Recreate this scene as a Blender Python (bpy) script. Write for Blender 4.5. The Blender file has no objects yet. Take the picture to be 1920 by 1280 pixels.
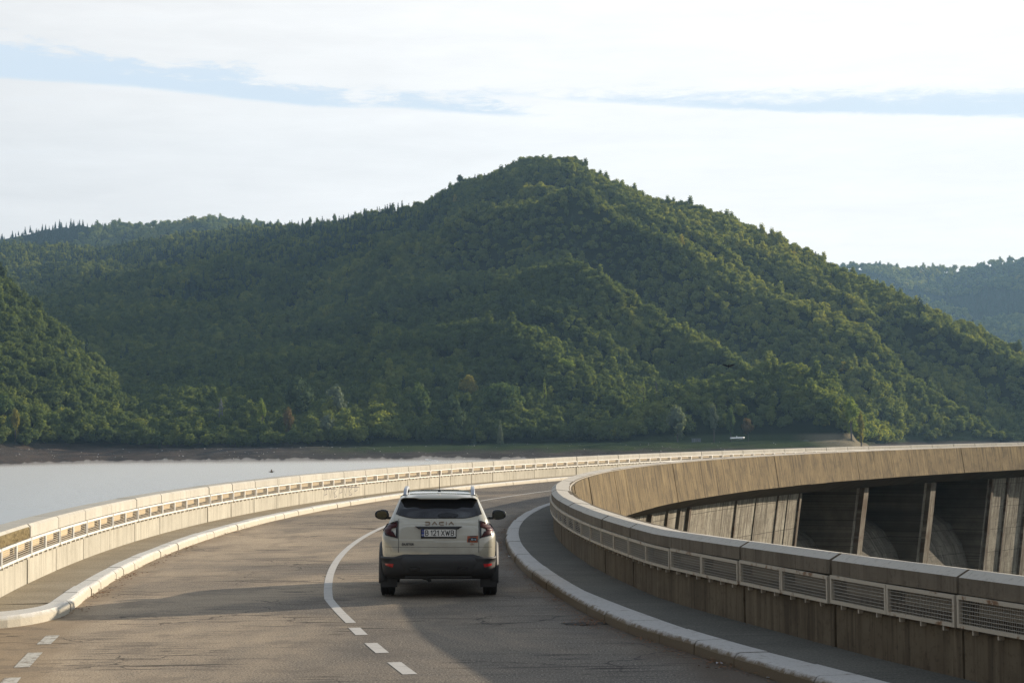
import bpy, bmesh, math, random
import numpy as np
from math import radians as rad, sin, cos, pi, atan2, hypot
from mathutils import Vector, Matrix
random.seed(7); rng = np.random.default_rng(11)
S = bpy.context.scene
COL = S.collection

# ------------------------------------------------------------------ camera
FP, PITCH, ROLL, EYE = 3733.3, 0.0445966699, -0.0114254041, 2.55
cam = bpy.data.cameras.new('camera'); camo = bpy.data.objects.new('camera', cam); COL.objects.link(camo)
cam.sensor_width = 36; cam.lens = FP / 1920 * 36; cam.clip_start = .1; cam.clip_end = 30000
camo.location = (0, 0, EYE)
camo.matrix_world = Matrix.Translation((0, 0, EYE)) @ Matrix.Rotation(pi/2 + PITCH, 4, 'X') @ Matrix.Rotation(ROLL, 4, 'Z')
S.camera = camo

# ------------------------------------------------------------------ light
SUN_AZ, SUN_EL = rad(57), rad(15)          # azimuth from +Y towards +X
SD = Vector((sin(SUN_AZ)*cos(SUN_EL), cos(SUN_AZ)*cos(SUN_EL), sin(SUN_EL)))
sun = bpy.data.lights.new('sun', 'SUN'); suno = bpy.data.objects.new('sun', sun); COL.objects.link(suno)
sun.energy = 5.0; sun.angle = rad(.6); sun.color = (1.0, .86, .68)
suno.rotation_euler = SD.to_track_quat('Z', 'Y').to_euler(); suno.location = (60, 50, 40)
S.view_settings.view_transform = 'Standard'; S.view_settings.look = 'None'
S.view_settings.exposure = .66; S.view_settings.gamma = 1
S.cycles.use_denoising = True; S.cycles.denoising_prefilter = 'NONE'; S.cycles.denoising_input_passes = 'RGB_ALBEDO_NORMAL'; S.cycles.use_adaptive_sampling = False; S.cycles.sample_clamp_indirect = 4.; S.cycles.max_bounces = 6; S.cycles.diffuse_bounces = 3; S.cycles.glossy_bounces = 3
S.cycles.transparent_max_bounces = 12; S.cycles.volume_bounces = 0; S.cycles.transmission_bounces = 4
S.cycles.caustics_reflective = False; S.cycles.caustics_refractive = False

class N:
    """tiny node helper"""
    def __init__(s, tree): s.t = tree; s.n = tree.nodes; s.l = tree.links
    def a(s, typ, ins=None, **kw):
        n = s.n.new(typ)
        for k, v in kw.items(): setattr(n, k, v)
        for k, v in (ins or {}).items():
            if isinstance(v, bpy.types.NodeSocket): s.l.new(v, n.inputs[k])
            else: n.inputs[k].default_value = v
        return n
    def m(s, op, a, b=0., c=None, clamp=False):
        n = s.n.new('ShaderNodeMath'); n.operation = op; n.use_clamp = clamp
        for i, v in enumerate((a, b, c)):
            if v is None: continue
            if isinstance(v, bpy.types.NodeSocket): s.l.new(v, n.inputs[i])
            else: n.inputs[i].default_value = v
        return n.outputs[0]
    def mix(s, f, a, b, mode='MIX'):
        n = s.n.new('ShaderNodeMix'); n.data_type = 'RGBA'; n.blend_type = mode
        for i, v in ((0, f), (6, a), (7, b)):
            if isinstance(v, bpy.types.NodeSocket): s.l.new(v, n.inputs[i])
            else: n.inputs[i].default_value = (v if i == 0 else (*v, 1))
        return n.outputs[2]
    def noise(s, vec, scale, detail=4, rough=.55, sc3=None, dist=0.):
        if sc3: vec = s.a('ShaderNodeMapping', {'Vector': vec, 'Scale': sc3}).outputs[0]
        return s.a('ShaderNodeTexNoise', {'Vector': vec, 'Scale': scale, 'Detail': detail, 'Roughness': rough, 'Distortion': dist}).outputs['Fac']
    def ramp(s, f, stops, interp='LINEAR'):
        n = s.n.new('ShaderNodeValToRGB'); s.l.new(f, n.inputs[0]); r = n.color_ramp; r.interpolation = interp
        while len(r.elements) < len(stops): r.elements.new(.5)
        for e, (p, c) in zip(r.elements, stops):
            e.position = p; e.color = (*c, 1) if not isinstance(c, (int, float)) else (c, c, c, 1)
        return n.outputs[0]
    def step(s, v, lo, hi):
        n = s.n.new('ShaderNodeMapRange'); n.interpolation_type = 'SMOOTHSTEP'
        s.l.new(v, n.inputs[0]); n.inputs[1].default_value = lo; n.inputs[2].default_value = hi
        return n.outputs[0]

# ------------------------------------------------------------------ sky (world)
W = bpy.data.worlds.new('World'); S.world = W; W.use_nodes = True
w = N(W.node_tree); w.n.clear()
tc = w.a('ShaderNodeTexCoord'); sep = w.a('ShaderNodeSeparateXYZ', {0: tc.outputs['Generated']})
sky = w.a('ShaderNodeTexSky', sky_type='NISHITA', sun_disc=False, sun_elevation=SUN_EL, sun_rotation=SUN_AZ)
try: sky.air_density = 1.2; sky.dust_density = 1.0
except Exception: pass
X, Y, Z = sep.outputs
az = w.m('ARCTAN2', X, Y)                                  # 0 = straight ahead, + right
el = w.m('ARCSINE', Z)
uv = w.a('ShaderNodeCombineXYZ', {0: az, 1: el, 2: 0.})
n1 = w.noise(uv.outputs[0], 1, 7, .62, (7, 60, 1), .3)     # long thin streaks
n2 = w.noise(uv.outputs[0], 1, 8, .66, (26, 130, 1), .5)
E0 = 806.6
def elpx(x, y): return (E0 - (x-960)*.01136 - y) / FP * .975
def azpx(x): return math.atan((x-960)/FP)
A0, A1, EMX = azpx(-700), azpx(2600), .25
azn = w.m('DIVIDE', w.m('SUBTRACT', az, A0), A1-A0, clamp=True)
def curve(pts):                                            # cloud edge: elevation as a function of azimuth
    n = w.a('ShaderNodeFloatCurve', {1: azn}); c = n.mapping.curves[0]
    P2 = [((azpx(x)-A0)/(A1-A0), elpx(x, y)/EMX) for x, y in pts]
    c.points[0].location = P2[0]; c.points[-1].location = P2[-1]
    for q in P2[1:-1]: c.points.new(*q)
    n.mapping.update(); return w.m('MULTIPLY', n.outputs[0], EMX)
n4 = w.noise(uv.outputs[0], 1, 8, .70, (60, 300, 1), .6)
def wedge(lo, hi, wlo, whi):
    ce = w.m('SUBTRACT', n2, .5); cf = w.m('SUBTRACT', n4, .5)
    eh = w.m('ADD', el, w.m('ADD', w.m('MULTIPLY', ce, whi), w.m('MULTIPLY', cf, whi*.8))); e_l = w.m('ADD', el, w.m('ADD', w.m('MULTIPLY', ce, wlo), w.m('MULTIPLY', cf, wlo)))
    a = w.step(w.m('SUBTRACT', e_l, curve(lo)), -.0006, .0022); b = w.step(w.m('SUBTRACT', curve(hi), eh), -.0035, .0060)
    return w.m('MULTIPLY', a, b)
g1 = wedge([(-700,140),(0,157),(250,163),(500,185),(640,193),(700,191),(800,196),(960,206),(1060,208),(2600,300)], [(-700,70),(0,84),(170,102),(400,121),(550,146),(700,165),(930,170),(990,196),(1060,216),(2600,320)], .0022, .030)
g2 = wedge([(-700,140),(600,164),(900,170),(960,169),(1100,179),(1300,192),(1500,205),(1920,228),(2600,260)], [(-700,170),(600,172),(760,160),(1000,163),(1400,167),(1900,172),(2600,170)], .004, .019)
gap = w.m('MAXIMUM', g1, g2)
wis = w.m('MULTIPLY', w.step(n1, .60, .78), w.m('SUBTRACT', 1., w.step(el, .16, .30)))
gap = w.m('MAXIMUM', gap, w.m('MULTIPLY', wis, .16))
far = w.step(el, .22, .5)                                   # overhead the cloud breaks up
n3 = w.noise(tc.outputs['Generated'], 3.2, 6, .6, (1, 1, 2.4), .3)
gap = w.m('MAXIMUM', gap, w.m('MULTIPLY', far, w.step(n3, .42, .62)))
gap = w.m('MULTIPLY', gap, w.m('ADD', .86, w.m('MULTIPLY', n2, .2)))
dots = w.a('ShaderNodeVectorMath', {0: tc.outputs['Generated'], 1: SD}, operation='DOT_PRODUCT').outputs['Value']
glow = w.step(dots, -.55, .75)
cl = w.mix(glow, (.115, .122, .138), (.742, .728, .700))
cl = w.mix(w.m('MULTIPLY', w.step(el, .235, .50), .86), cl, (.11, .13, .17))
shade = w.m('ADD', .845, w.m('ADD', w.m('MULTIPLY', n1, .21), w.m('MULTIPLY', n2, .13)))
cl = w.mix(1., cl, w.a('ShaderNodeCombineColor', {0: shade, 1: shade, 2: w.m('ADD', .02, shade)}).outputs[0], 'MULTIPLY')
skyc = w.mix(1., sky.outputs[0], (.075, .075, .078), 'MULTIPLY')
blue = w.mix(.85, skyc, (.53, .60, .685))
fin = w.mix(gap, cl, blue)
below = w.step(Z, -.02, .0)
fin = w.mix(below, (.10, .11, .10), fin)
bg = w.a('ShaderNodeBackground', {0: fin, 1: 1.0})
w.l.new(bg.outputs[0], w.a('ShaderNodeOutputWorld').inputs[0])

# ------------------------------------------------------------------ object helpers
def mesh_obj(name, verts, faces, mat=None, parent=None, smooth=False, mats=None, mi=None):
    me = bpy.data.meshes.new(name); me.from_pydata([tuple(v) for v in verts], [], [tuple(f) for f in faces]); me.update()
    o = bpy.data.objects.new(name, me); COL.objects.link(o)
    if mats:
        for m_ in mats: me.materials.append(m_)
        if mi is not None: me.polygons.foreach_set('material_index', mi)
    elif mat: me.materials.append(mat)
    if smooth: me.polygons.foreach_set('use_smooth', [True]*len(me.polygons))
    if parent:
        o.parent = parent
        if parent.get('wc'): o.location = -parent.location      # mesh written in world coordinates
    return o
def empty(name, loc=(0, 0, 0)):
    o = bpy.data.objects.new(name, None); COL.objects.link(o); o.location = loc; o.empty_display_size = .3; return o
def tag(o, label=None, cat=None, group=None, kind=None):
    if label: o['label'] = label
    if cat: o['category'] = cat
    if group: o['group'] = group
    if kind: o['kind'] = kind
    return o
class MB:
    def __init__(s): s.v = []; s.f = []
    def add(s, vs, fs):
        b = len(s.v); s.v += [tuple(v) for v in vs]; s.f += [tuple(b+i for i in f) for f in fs]
    def hexa(s, p):                       # 8 corners: bottom 4 ccw, top 4 ccw
        s.add(p, [(3,2,1,0),(4,5,6,7),(0,1,5,4),(1,2,6,5),(2,3,7,6),(3,0,4,7)])
    def box(s, c, d):
        x,y,z = c; a,b,h = d[0]/2, d[1]/2, d[2]/2
        s.hexa([(x-a,y-b,z-h),(x+a,y-b,z-h),(x+a,y+b,z-h),(x-a,y+b,z-h),(x-a,y-b,z+h),(x+a,y-b,z+h),(x+a,y+b,z+h),(x-a,y+b,z+h)])
    def tube(s, a, b, r0, r1=None, n=6, cap=True):
        r1 = r0 if r1 is None else r1; a = Vector(a); b = Vector(b); d = (b-a)
        if d.length < 1e-9: return
        q = d.to_track_quat('Z', 'Y'); vs = []
        for p, r in ((a, r0), (b, r1)):
            for i in range(n): vs.append(p + q @ Vector((cos(2*pi*i/n)*r, sin(2*pi*i/n)*r, 0)))
        fs = [(i, (i+1)%n, n+(i+1)%n, n+i) for i in range(n)]
        if cap: fs += [tuple(range(n-1,-1,-1)), tuple(range(n, 2*n))]
        s.add(vs, fs)
    def path(s, pts, r, n=6):
        for a, b in zip(pts[:-1], pts[1:]): s.tube(a, b, r, r, n)
    def sweep(s, rings, closed=True, cap=True):   # list of equal-length rings
        n = len(rings[0]); vs = [p for r in rings for p in r]; fs = []
        for i in range(len(rings)-1):
            for j in range(n if closed else n-1):
                k = (j+1) % n; fs.append((i*n+j, i*n+k, (i+1)*n+k, (i+1)*n+j))
        if cap and closed: fs += [tuple(range(n-1,-1,-1)), tuple((len(rings)-1)*n+j for j in range(n))]
        s.add(vs, fs)
    def build(s, name, mat=None, parent=None, smooth=False): return mesh_obj(name, s.v, s.f, mat, parent, smooth)
def fixn(o):
    bm = bmesh.new(); bm.from_mesh(o.data); bmesh.ops.recalc_face_normals(bm, faces=bm.faces); bm.to_mesh(o.data); bm.free(); return o
def bevel(o, wd=.01, seg=2, ang=40):
    m_ = o.modifiers.new('bevel', 'BEVEL'); m_.width = wd; m_.segments = seg; m_.limit_method = 'ANGLE'; m_.angle_limit = rad(ang); return o

# ------------------------------------------------------------------ materials
def new_mat(name):
    m = bpy.data.materials.new(name); m.use_nodes = True; t = N(m.node_tree); t.n.clear()
    out = t.a('ShaderNodeOutputMaterial'); b = t.a('ShaderNodeBsdfPrincipled'); t.l.new(b.outputs[0], out.inputs[0])
    return m, t, b, out
def coord(t): return t.a('ShaderNodeNewGeometry').outputs['Position']
def bump(t, b, h, strength=.4, dist=.01):
    n = t.a('ShaderNodeBump', {'Height': h, 'Strength': strength, 'Distance': dist}); t.l.new(n.outputs[0], b.inputs['Normal'])
def plain(name, col, rough=.6, metal=0., var=.12, scale=30., coat=0.):
    m, t, b, o = new_mat(name); p = t.a('ShaderNodeTexCoord').outputs['Object']
    n = t.noise(p, scale, 3); c = t.mix(n, tuple(x*(1-var) for x in col), tuple(min(1, x*(1+var)) for x in col))
    t.l.new(c, b.inputs['Base Color']); b.inputs['Roughness'].default_value = rough; b.inputs['Metallic'].default_value = metal
    if coat: b.inputs['Coat Weight'].default_value = coat; b.inputs['Coat Roughness'].default_value = .06
    return m
def concrete(name, c0, c1, dark, streak=.5, speck=.5, bmp=.35, drip=.5, lines=0., pale=0., top=None, lift=0.):
    m, t, b, o = new_mat(name); p = coord(t)
    big = t.noise(p, .9, 4, .6); fine = t.noise(p, 14, 5, .7); grit = t.noise(p, 55, 2, .8)
    dv = t.a('ShaderNodeSeparateXYZ', {0: t.a('ShaderNodeVectorMath', {0: p, 1: (147.15, 46.43, 0)}, operation='SUBTRACT').outputs[0]})
    arc = t.m('MULTIPLY', t.m('ARCTAN2', dv.outputs[1], t.m('MULTIPLY', dv.outputs[0], -1.)), 150.)     # run-off follows the wall: arc length and height
    q = t.a('ShaderNodeCombineXYZ', {0: arc, 1: 0., 2: dv.outputs[2]}).outputs[0]
    st = t.noise(q, 1, 5, .65, (4.2, 1, .28)); st2 = t.noise(q, 1, 3, .6, (15, 1, .7))
    c = t.mix(t.step(big, .3, .7), c0, c1)
    rn = t.a('ShaderNodeObjectInfo').outputs['Random']; c = t.mix(t.m('MULTIPLY', rn, .38), c, tuple(.62*x for x in c0))
    c = t.mix(t.m('MULTIPLY', t.step(st, .47, .62), streak), c, dark)
    c = t.mix(t.m('MULTIPLY', t.step(st2, .55, .66), drip*.7), c, tuple(x*.55 for x in dark))
    bl2 = t.noise(q, 1, 5, .7, (1.1, 1, 1.3)); c = t.mix(t.m('MULTIPLY', t.step(bl2, .50, .62), streak*.6), c, dark)
    if lines:
        hl = t.noise(q, 1, 4, .7, (.6, 1, 7.5)); c = t.mix(t.m('MULTIPLY', t.step(hl, .52, .66), lines), c, tuple(x*.6 for x in dark))
    if pale:
        ps = t.noise(q, 1, 4, .7, (8, 1, .45)); c = t.mix(t.m('MULTIPLY', t.step(ps, .55, .66), pale), c, tuple(min(.7, x*2.1) for x in c0))
    c = t.mix(t.m('MULTIPLY', t.step(fine, .53, .68), speck*.5), c, tuple(x*.7 for x in dark))
    c = t.mix(t.m('MULTIPLY', grit, speck*.30), c, tuple(x*.5 for x in c0))
    if lift:                                               # casting lifts and panel joints
        fz = t.m('ABSOLUTE', t.m('SUBTRACT', t.m('FRACT', t.m('ADD', t.m('MULTIPLY', dv.outputs[2], 1/1.6), t.m('MULTIPLY', t.m('SUBTRACT', big, .5), .05))), .5))
        fa = t.m('ABSOLUTE', t.m('SUBTRACT', t.m('FRACT', t.m('MULTIPLY', arc, 1/2.6)), .5))
        c = t.mix(t.m('MULTIPLY', t.m('MAXIMUM', t.step(fz, .485, .494), t.step(fa, .490, .496)), lift), c, tuple(x*.35 for x in dark))
        leak = t.noise(q, 1, 6, .75, (1.8, 1, .16)); c = t.mix(t.m('MULTIPLY', t.step(leak, .56, .62), .7), c, tuple(x*.8 for x in dark))
        leak2 = t.noise(q, 1, 6, .75, (3.3, 1, .2)); c = t.mix(t.m('MULTIPLY', t.step(leak2, .60, .66), .55), c, (.50,.47,.38))
    if top:                                                # upper side lightened: sunlight on it is put into the colour
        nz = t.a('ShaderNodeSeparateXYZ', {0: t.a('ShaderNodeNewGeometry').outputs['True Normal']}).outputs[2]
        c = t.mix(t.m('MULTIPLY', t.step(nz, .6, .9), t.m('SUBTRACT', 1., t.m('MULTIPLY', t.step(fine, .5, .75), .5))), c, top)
    t.l.new(c, b.inputs['Base Color']); b.inputs['Roughness'].default_value = .9; b.inputs['Specular IOR Level'].default_value = .2
    bump(t, b, t.m('ADD', t.m('MULTIPLY', fine, .6), t.m('MULTIPLY', grit, .5)), bmp, .012)
    return m
M = {}
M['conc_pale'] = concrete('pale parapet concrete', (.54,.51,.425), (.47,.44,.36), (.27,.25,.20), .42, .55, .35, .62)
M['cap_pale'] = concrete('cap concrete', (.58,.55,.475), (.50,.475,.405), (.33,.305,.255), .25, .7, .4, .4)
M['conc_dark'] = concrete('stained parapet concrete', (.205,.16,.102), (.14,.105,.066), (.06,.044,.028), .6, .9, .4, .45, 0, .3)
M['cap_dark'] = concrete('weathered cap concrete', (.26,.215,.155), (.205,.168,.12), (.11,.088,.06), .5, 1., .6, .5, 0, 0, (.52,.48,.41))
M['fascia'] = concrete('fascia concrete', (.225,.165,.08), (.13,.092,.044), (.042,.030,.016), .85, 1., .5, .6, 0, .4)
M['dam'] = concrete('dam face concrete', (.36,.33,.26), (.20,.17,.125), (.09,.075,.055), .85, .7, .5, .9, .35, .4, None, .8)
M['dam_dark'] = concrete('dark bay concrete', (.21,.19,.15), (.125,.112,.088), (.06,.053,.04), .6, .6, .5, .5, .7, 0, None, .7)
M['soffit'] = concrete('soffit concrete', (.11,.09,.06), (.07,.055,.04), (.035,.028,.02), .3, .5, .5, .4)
M['rib'] = concrete('pier concrete', (.22,.20,.16), (.12,.10,.07), (.08,.045,.025), .9, .7, .6, .9, 0, .6)
M['cream'] = plain('cream duct concrete', (.55,.42,.24), .85, 0, .12, 12)
M['cream_dark'] = plain('dull duct concrete', (.26,.21,.14), .9, 0, .2, 9)
M['frame_w'] = plain('white painted steel', (.72,.70,.64), .5, .1, .12, 18)
def rusty():
    m, t, b, o = new_mat('cream painted steel with rust'); p = coord(t)
    n = t.noise(p, 5, 6, .75); c = t.mix(t.step(n, .56, .66), (.52,.45,.34), (.22,.11,.045))
    t.l.new(c, b.inputs['Base Color']); b.inputs['Roughness'].default_value = .6; return m
M['frame_d'] = rusty()
M['wire'] = plain('galvanised wire', (.42,.39,.33), .55, .3, .1)
def asphalt():
    m, t, b, o = new_mat('worn asphalt'); p = coord(t); sx = t.a('ShaderNodeSeparateXYZ', {0: p})
    grit = t.noise(p, 38, 2, .9); g2 = t.noise(p, 17, 3, .8); big = t.noise(p, .22, 5, .62, (1, .55, 1), .4)
    mid = t.noise(p, 1.3, 5, .65, (1, .4, 1))
    sun_dust = t.step(t.m('ADD', t.m('MULTIPLY', sx.outputs[0], -.075), t.m('MULTIPLY', t.m('SUBTRACT', big, .5), 1.9)), -.12, .75)  # tan dust towards the left, its colour also brightened to look sunlit
    c = t.mix(sun_dust, (.128,.114,.098), (.50,.388,.262))
    c = t.mix(t.step(mid, .45, .72), c, (.19,.165,.13), 'MIX') if False else t.mix(t.m('MULTIPLY', t.step(mid, .5, .75), .35), c, (.20,.175,.14))
    c = t.mix(t.m('MULTIPLY', t.step(grit, .54, .64), .8), c, (.45,.385,.295))
    c = t.mix(t.m('MULTIPLY', t.step(grit, .46, .37), .85), c, (.035,.033,.03))
    cr = t.noise(p, 1, 4, .7, (.55, 6.5, 1), .9); area = t.noise(p, .35, 2, .5)
    k = t.m('MULTIPLY', t.step(cr, .56, .62), t.step(area, .40, .56))
    c = t.mix(t.m('MULTIPLY', k, .9), c, (.045,.038,.032))
    rad_ = t.m('SUBTRACT', t.a('ShaderNodeVectorMath', {0: t.a('ShaderNodeVectorMath', {0: p, 1: (147.15, 46.43, 0)}, operation='SUBTRACT').outputs[0]}, operation='LENGTH').outputs['Value'], 155.71)
    wob = t.m('MULTIPLY', t.m('SUBTRACT', mid, .5), 1.3)
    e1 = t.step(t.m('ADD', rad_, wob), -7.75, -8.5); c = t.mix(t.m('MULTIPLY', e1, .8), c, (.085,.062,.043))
    e2 = t.step(t.m('ADD', rad_, wob), -1.75, -1.15); c = t.mix(t.m('MULTIPLY', e2, .6), c, (.27,.20,.125))
    pt = t.noise(p, .8, 5, .7); c = t.mix(t.m('MULTIPLY', t.step(pt, .52, .62), .34), c, (.10,.085,.07))
    crk = t.a('ShaderNodeTexVoronoi', {'Vector': t.a('ShaderNodeVectorMath', {0: p, 1: t.a('ShaderNodeVectorMath', {0: t.a('ShaderNodeTexNoise', {'Vector': p, 'Scale': 1.5, 'Detail': 4}).outputs['Color'], 1: (1.2, 1.2, 0)}, operation='MULTIPLY').outputs[0]}, operation='ADD').outputs[0], 'Scale': .42}, feature='DISTANCE_TO_EDGE').outputs['Distance']
    c = t.mix(t.m('MULTIPLY', t.m('MULTIPLY', t.step(crk, .012, .004), t.step(area, .5, .6)), .7), c, (.035,.03,.027))
    oil = t.noise(p, .5, 4, .6, (1.6, .35, 1)); c = t.mix(t.m('MULTIPLY', t.step(oil, .60, .75), .35), c, (.06,.055,.055))
    t.l.new(c, b.inputs['Base Color']); b.inputs['Roughness'].default_value = .8; b.inputs['Specular IOR Level'].default_value = .12
    bump(t, b, t.m('ADD', grit, g2), .5, .008); return m
M['asphalt'] = asphalt()
def pavement(name, c0, c1):
    m, t, b, o = new_mat(name); p = coord(t)
    grit = t.noise(p, 34, 2, .9); big = t.noise(p, .7, 5, .6); ln = t.noise(p, 1, 3, .7, (.7, 9, 1), .4)
    c = t.mix(t.step(big, .35, .65), c0, c1); c = t.mix(t.m('MULTIPLY', t.step(ln, .58, .66), .5), c, tuple(x*.4 for x in c0))
    c = t.mix(t.m('MULTIPLY', t.step(grit, .5, .7), .5), c, tuple(x*1.7 for x in c1)); c = t.mix(t.m('MULTIPLY', t.step(grit, .48, .38), .5), c, tuple(x*.4 for x in c0))
    t.l.new(c, b.inputs['Base Color']); b.inputs['Roughness'].default_value = .9; b.inputs['Specular IOR Level'].default_value = .15; bump(t, b, grit, .5, .008); return m
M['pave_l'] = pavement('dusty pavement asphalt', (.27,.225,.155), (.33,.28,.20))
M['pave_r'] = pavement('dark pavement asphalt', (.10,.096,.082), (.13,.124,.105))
def kerbm(name, top, side):
    m, t, b, o = new_mat(name); p = coord(t); nz = t.a('ShaderNodeSeparateXYZ', {0: t.a('ShaderNodeNewGeometry').outputs['Normal']}).outputs[2]
    zz = t.a('ShaderNodeSeparateXYZ', {0: p}).outputs[2]
    n = t.noise(p, 6, 6, .75); n2 = t.noise(p, 40, 3, .8)
    f = t.step(t.m('ADD', zz, t.m('MULTIPLY', t.m('SUBTRACT', n, .5), .16)), .105, .148)
    c = t.mix(f, side, top); c = t.mix(t.m('MULTIPLY', t.step(n2, .52, .7), .35), c, tuple(x*.45 for x in side))
    c = t.mix(t.m('MULTIPLY', t.step(n, .55, .66), .45), c, side)
    t.l.new(c, b.inputs['Base Color']); b.inputs['Roughness'].default_value = .85; bump(t, b, t.m('ADD', n2, n), .5, .012); return m
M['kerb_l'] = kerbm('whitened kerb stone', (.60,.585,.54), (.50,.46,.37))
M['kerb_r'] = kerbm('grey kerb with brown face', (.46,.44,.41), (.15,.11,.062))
def paint_line():
    m, t, b, o = new_mat('worn road paint'); p = coord(t)
    n = t.noise(p, 1, 5, .7, (2.2, 14, 1), .5); g = t.noise(p, 60, 2, .9)
    c = t.mix(t.m('MULTIPLY', t.step(g, .5, .7), .35), (.50,.475,.43), (.28,.26,.23)); c = t.mix(t.step(n, .57, .66), c, (.17,.155,.135))
    t.l.new(c, b.inputs['Base Color']); b.inputs['Roughness'].default_value = .75; return m
M['line'] = paint_line()
def worn_line():
    m, t, b, o = new_mat('faded road paint'); p = coord(t)
    n = t.noise(p, 7, 5, .8); c = t.mix(t.step(n, .48, .60), (.50,.48,.42), (.22,.185,.14))
    t.l.new(c, b.inputs['Base Color']); b.inputs['Roughness'].default_value = .8; return m
M['line_worn'] = worn_line()

# ------------------------------------------------------------------ the dam crest: polar frame
CX, CY, R = 147.15, 46.43, 155.71
def P(a, dr, z=0.):
    r = rad(a); return (CX+(R+dr)*cos(r), CY+(R+dr)*sin(r), z)
def ak(k): return 182.80 - 1.1519*k
def itp(x, tab): return float(np.interp(x, [t[0] for t in tab], [t[1] for t in tab]))
T_in = [(100,-9.50),(187.0,-9.50),(187.6,-9.58),(188.8,-9.82),(189.4,-9.92),(190.1,-10.03),(190.6,-10.14),(192,-10.48),(194,-11.05),(197,-12.1),(201,-13.7)]
T_kr = [(100,-8.38),(187.6,-8.36),(188.4,-8.42),(189.1,-8.60),(190.0,-8.76),(190.4,-8.85),(192,-9.2),(194,-9.75),(197,-10.8),(201,-12.4)]
T_kw = [(100,-8.70),(186.5,-8.66),(187.7,-8.77),(188.9,-8.90),(189.6,-9.05),(190.1,-9.20),(190.9,-9.40),(192,-9.6),(194,-10.15),(197,-11.2),(201,-12.8)]
def d_in(a): return itp(a, T_in)
def d_kr(a): return itp(a, T_kr)
def d_kw(a): return itp(a, T_kw)
def hs_in(a): return itp(a, [(100,1),(187,1),(190.6,1.07),(201,1.1)])
ZP = .15
def strip(name, a0, a1, fin_, fout, z, mat, step=.5, kind='structure', zf=None):
    n = max(2, int(abs(a1-a0)/step)+1); vs = []; fs = []
    for i in range(n+1):
        a = a0+(a1-a0)*i/n
        vs += [P(a, fin_(a), z), P(a, fout(a), z)]
    for i in range(n): fs.append((2*i, 2*i+1, 2*i+3, 2*i+2))
    o = mesh_obj(name, vs, fs, mat); fixn(o)
    if o.data.polygons[0].normal.z < 0: o.data.flip_normals()
    if kind: o['kind'] = kind
    return o
road = strip('road', 86, 203, d_kr, lambda a: -.02, 0., M['asphalt'], .4)
# kerbs: bevelled profile swept along the arc, stone joints as small gaps
def kerb(name, a0, a1, fr, fw, mat, sgn, joint=.42, jit=.012):
    mb = MB(); a = a0
    while a < a1:
        L = joint*random.uniform(.75, 1.35); b = min(a+L, a1); g = .0045; rings = []; jd = random.uniform(-jit, jit); jz = random.uniform(-.006, .006)
        for i in range(4):
            t = a+g+(b-a-2*g)*i/3; r0 = fr(t)+jd; w0 = fw(t)
            c = (w0-r0); s_ = 1 if c > 0 else -1; wob = random.uniform(-.006, .006)
            rings.append([P(t, r0, -.03), P(t, r0+s_*.005, .10+wob), P(t, r0+s_*.035, .143+jz+wob), P(t, r0+s_*.07, .156+jz), P(t, w0, .156+jz), P(t, w0, -.03)])
        mb.sweep(rings); a = b
    o = mb.build(name, mat); fixn(o); o['kind'] = 'structure'; return o
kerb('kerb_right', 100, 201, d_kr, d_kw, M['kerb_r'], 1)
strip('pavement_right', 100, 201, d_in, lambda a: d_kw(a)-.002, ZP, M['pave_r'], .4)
A_END = 186.35
T_lr = [(100,-1.14),(185.2,-1.12),(186.2,-1.10)]
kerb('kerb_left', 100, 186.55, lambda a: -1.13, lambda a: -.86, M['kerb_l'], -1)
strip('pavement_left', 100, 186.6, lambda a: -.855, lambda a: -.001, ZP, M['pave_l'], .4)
# kerb end turning towards the parapet
def kerb_end():
    mb = MB(); rings = []; pts = []
    for i in range(11):
        t = i/10; a = 186.55 + 1.0*math.sin(t*pi/2)*.85; dr = -1.13 + 1.1*(1-math.cos(t*pi/2)); pts.append((a, dr))
    inn = []
    for i in range(11):
        t = i/10; a = 186.55 + .62*math.sin(t*pi/2)*.85; dr = -.86 + .84*(1-math.cos(t*pi/2)); inn.append((a, dr))
    for (a, d), (a2, d2) in zip(pts, inn):
        m1 = (a*.85+a2*.15, d*.85+d2*.15)
        rings.append([P(a, d, -.03), P(a, d, .10), P(*m1, .152), P(a2, d2, .156), P(a2, d2, -.03)])
    mb.sweep(rings); o = mb.build('kerb_corner', M['kerb_l']); fixn(o); o['kind'] = 'structure'
    vs = [P(186.59, -.02, ZP)] + [P(a, d, ZP) for a, d in inn]
    o = mesh_obj('pavement_corner', vs, [(0, i, i+1) for i in range(1, len(vs)-1)], M['pave_l']); fixn(o); o['kind'] = 'structure'
    if o.data.polygons[0].normal.z < 0: o.data.flip_normals()
kerb_end()
# markings
def cl_dr(a): return itp(a, [(100,-5.35),(165,-5.33),(170,-5.0),(177,-4.84),(186,-4.84),(187.5,-5.04),(189,-5.2),(191,-5.42),(195,-5.8)])
def mark(name, a0, a1, f, wd, mat, label=None, ragged=False):
    o = strip(name, a0, a1, lambda a: f(a)-wd/2, lambda a: f(a)+wd/2, .004, mat, .25); return o
mark('centre_line', 100, 187.48, lambda a: cl_dr(a)-.04, .135, M['line'])
for i, (a0, a1) in enumerate([(187.74,188.10),(188.48,188.90),(189.27,189.70),(190.15,190.6),(191.1,191.6)]):
    mark('road_dash', a0, a1, lambda a: cl_dr(a)-.02, .155, M['line'])
for i, (a0, a1) in enumerate([(187.75,188.15),(188.5,189.05),(189.4,190.0),(190.4,190.95)]):
    mark('road_dash', a0, a1, lambda a: itp(a, [(187,-1.27),(191,-1.1)]), .17, M['line_worn'])

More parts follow.
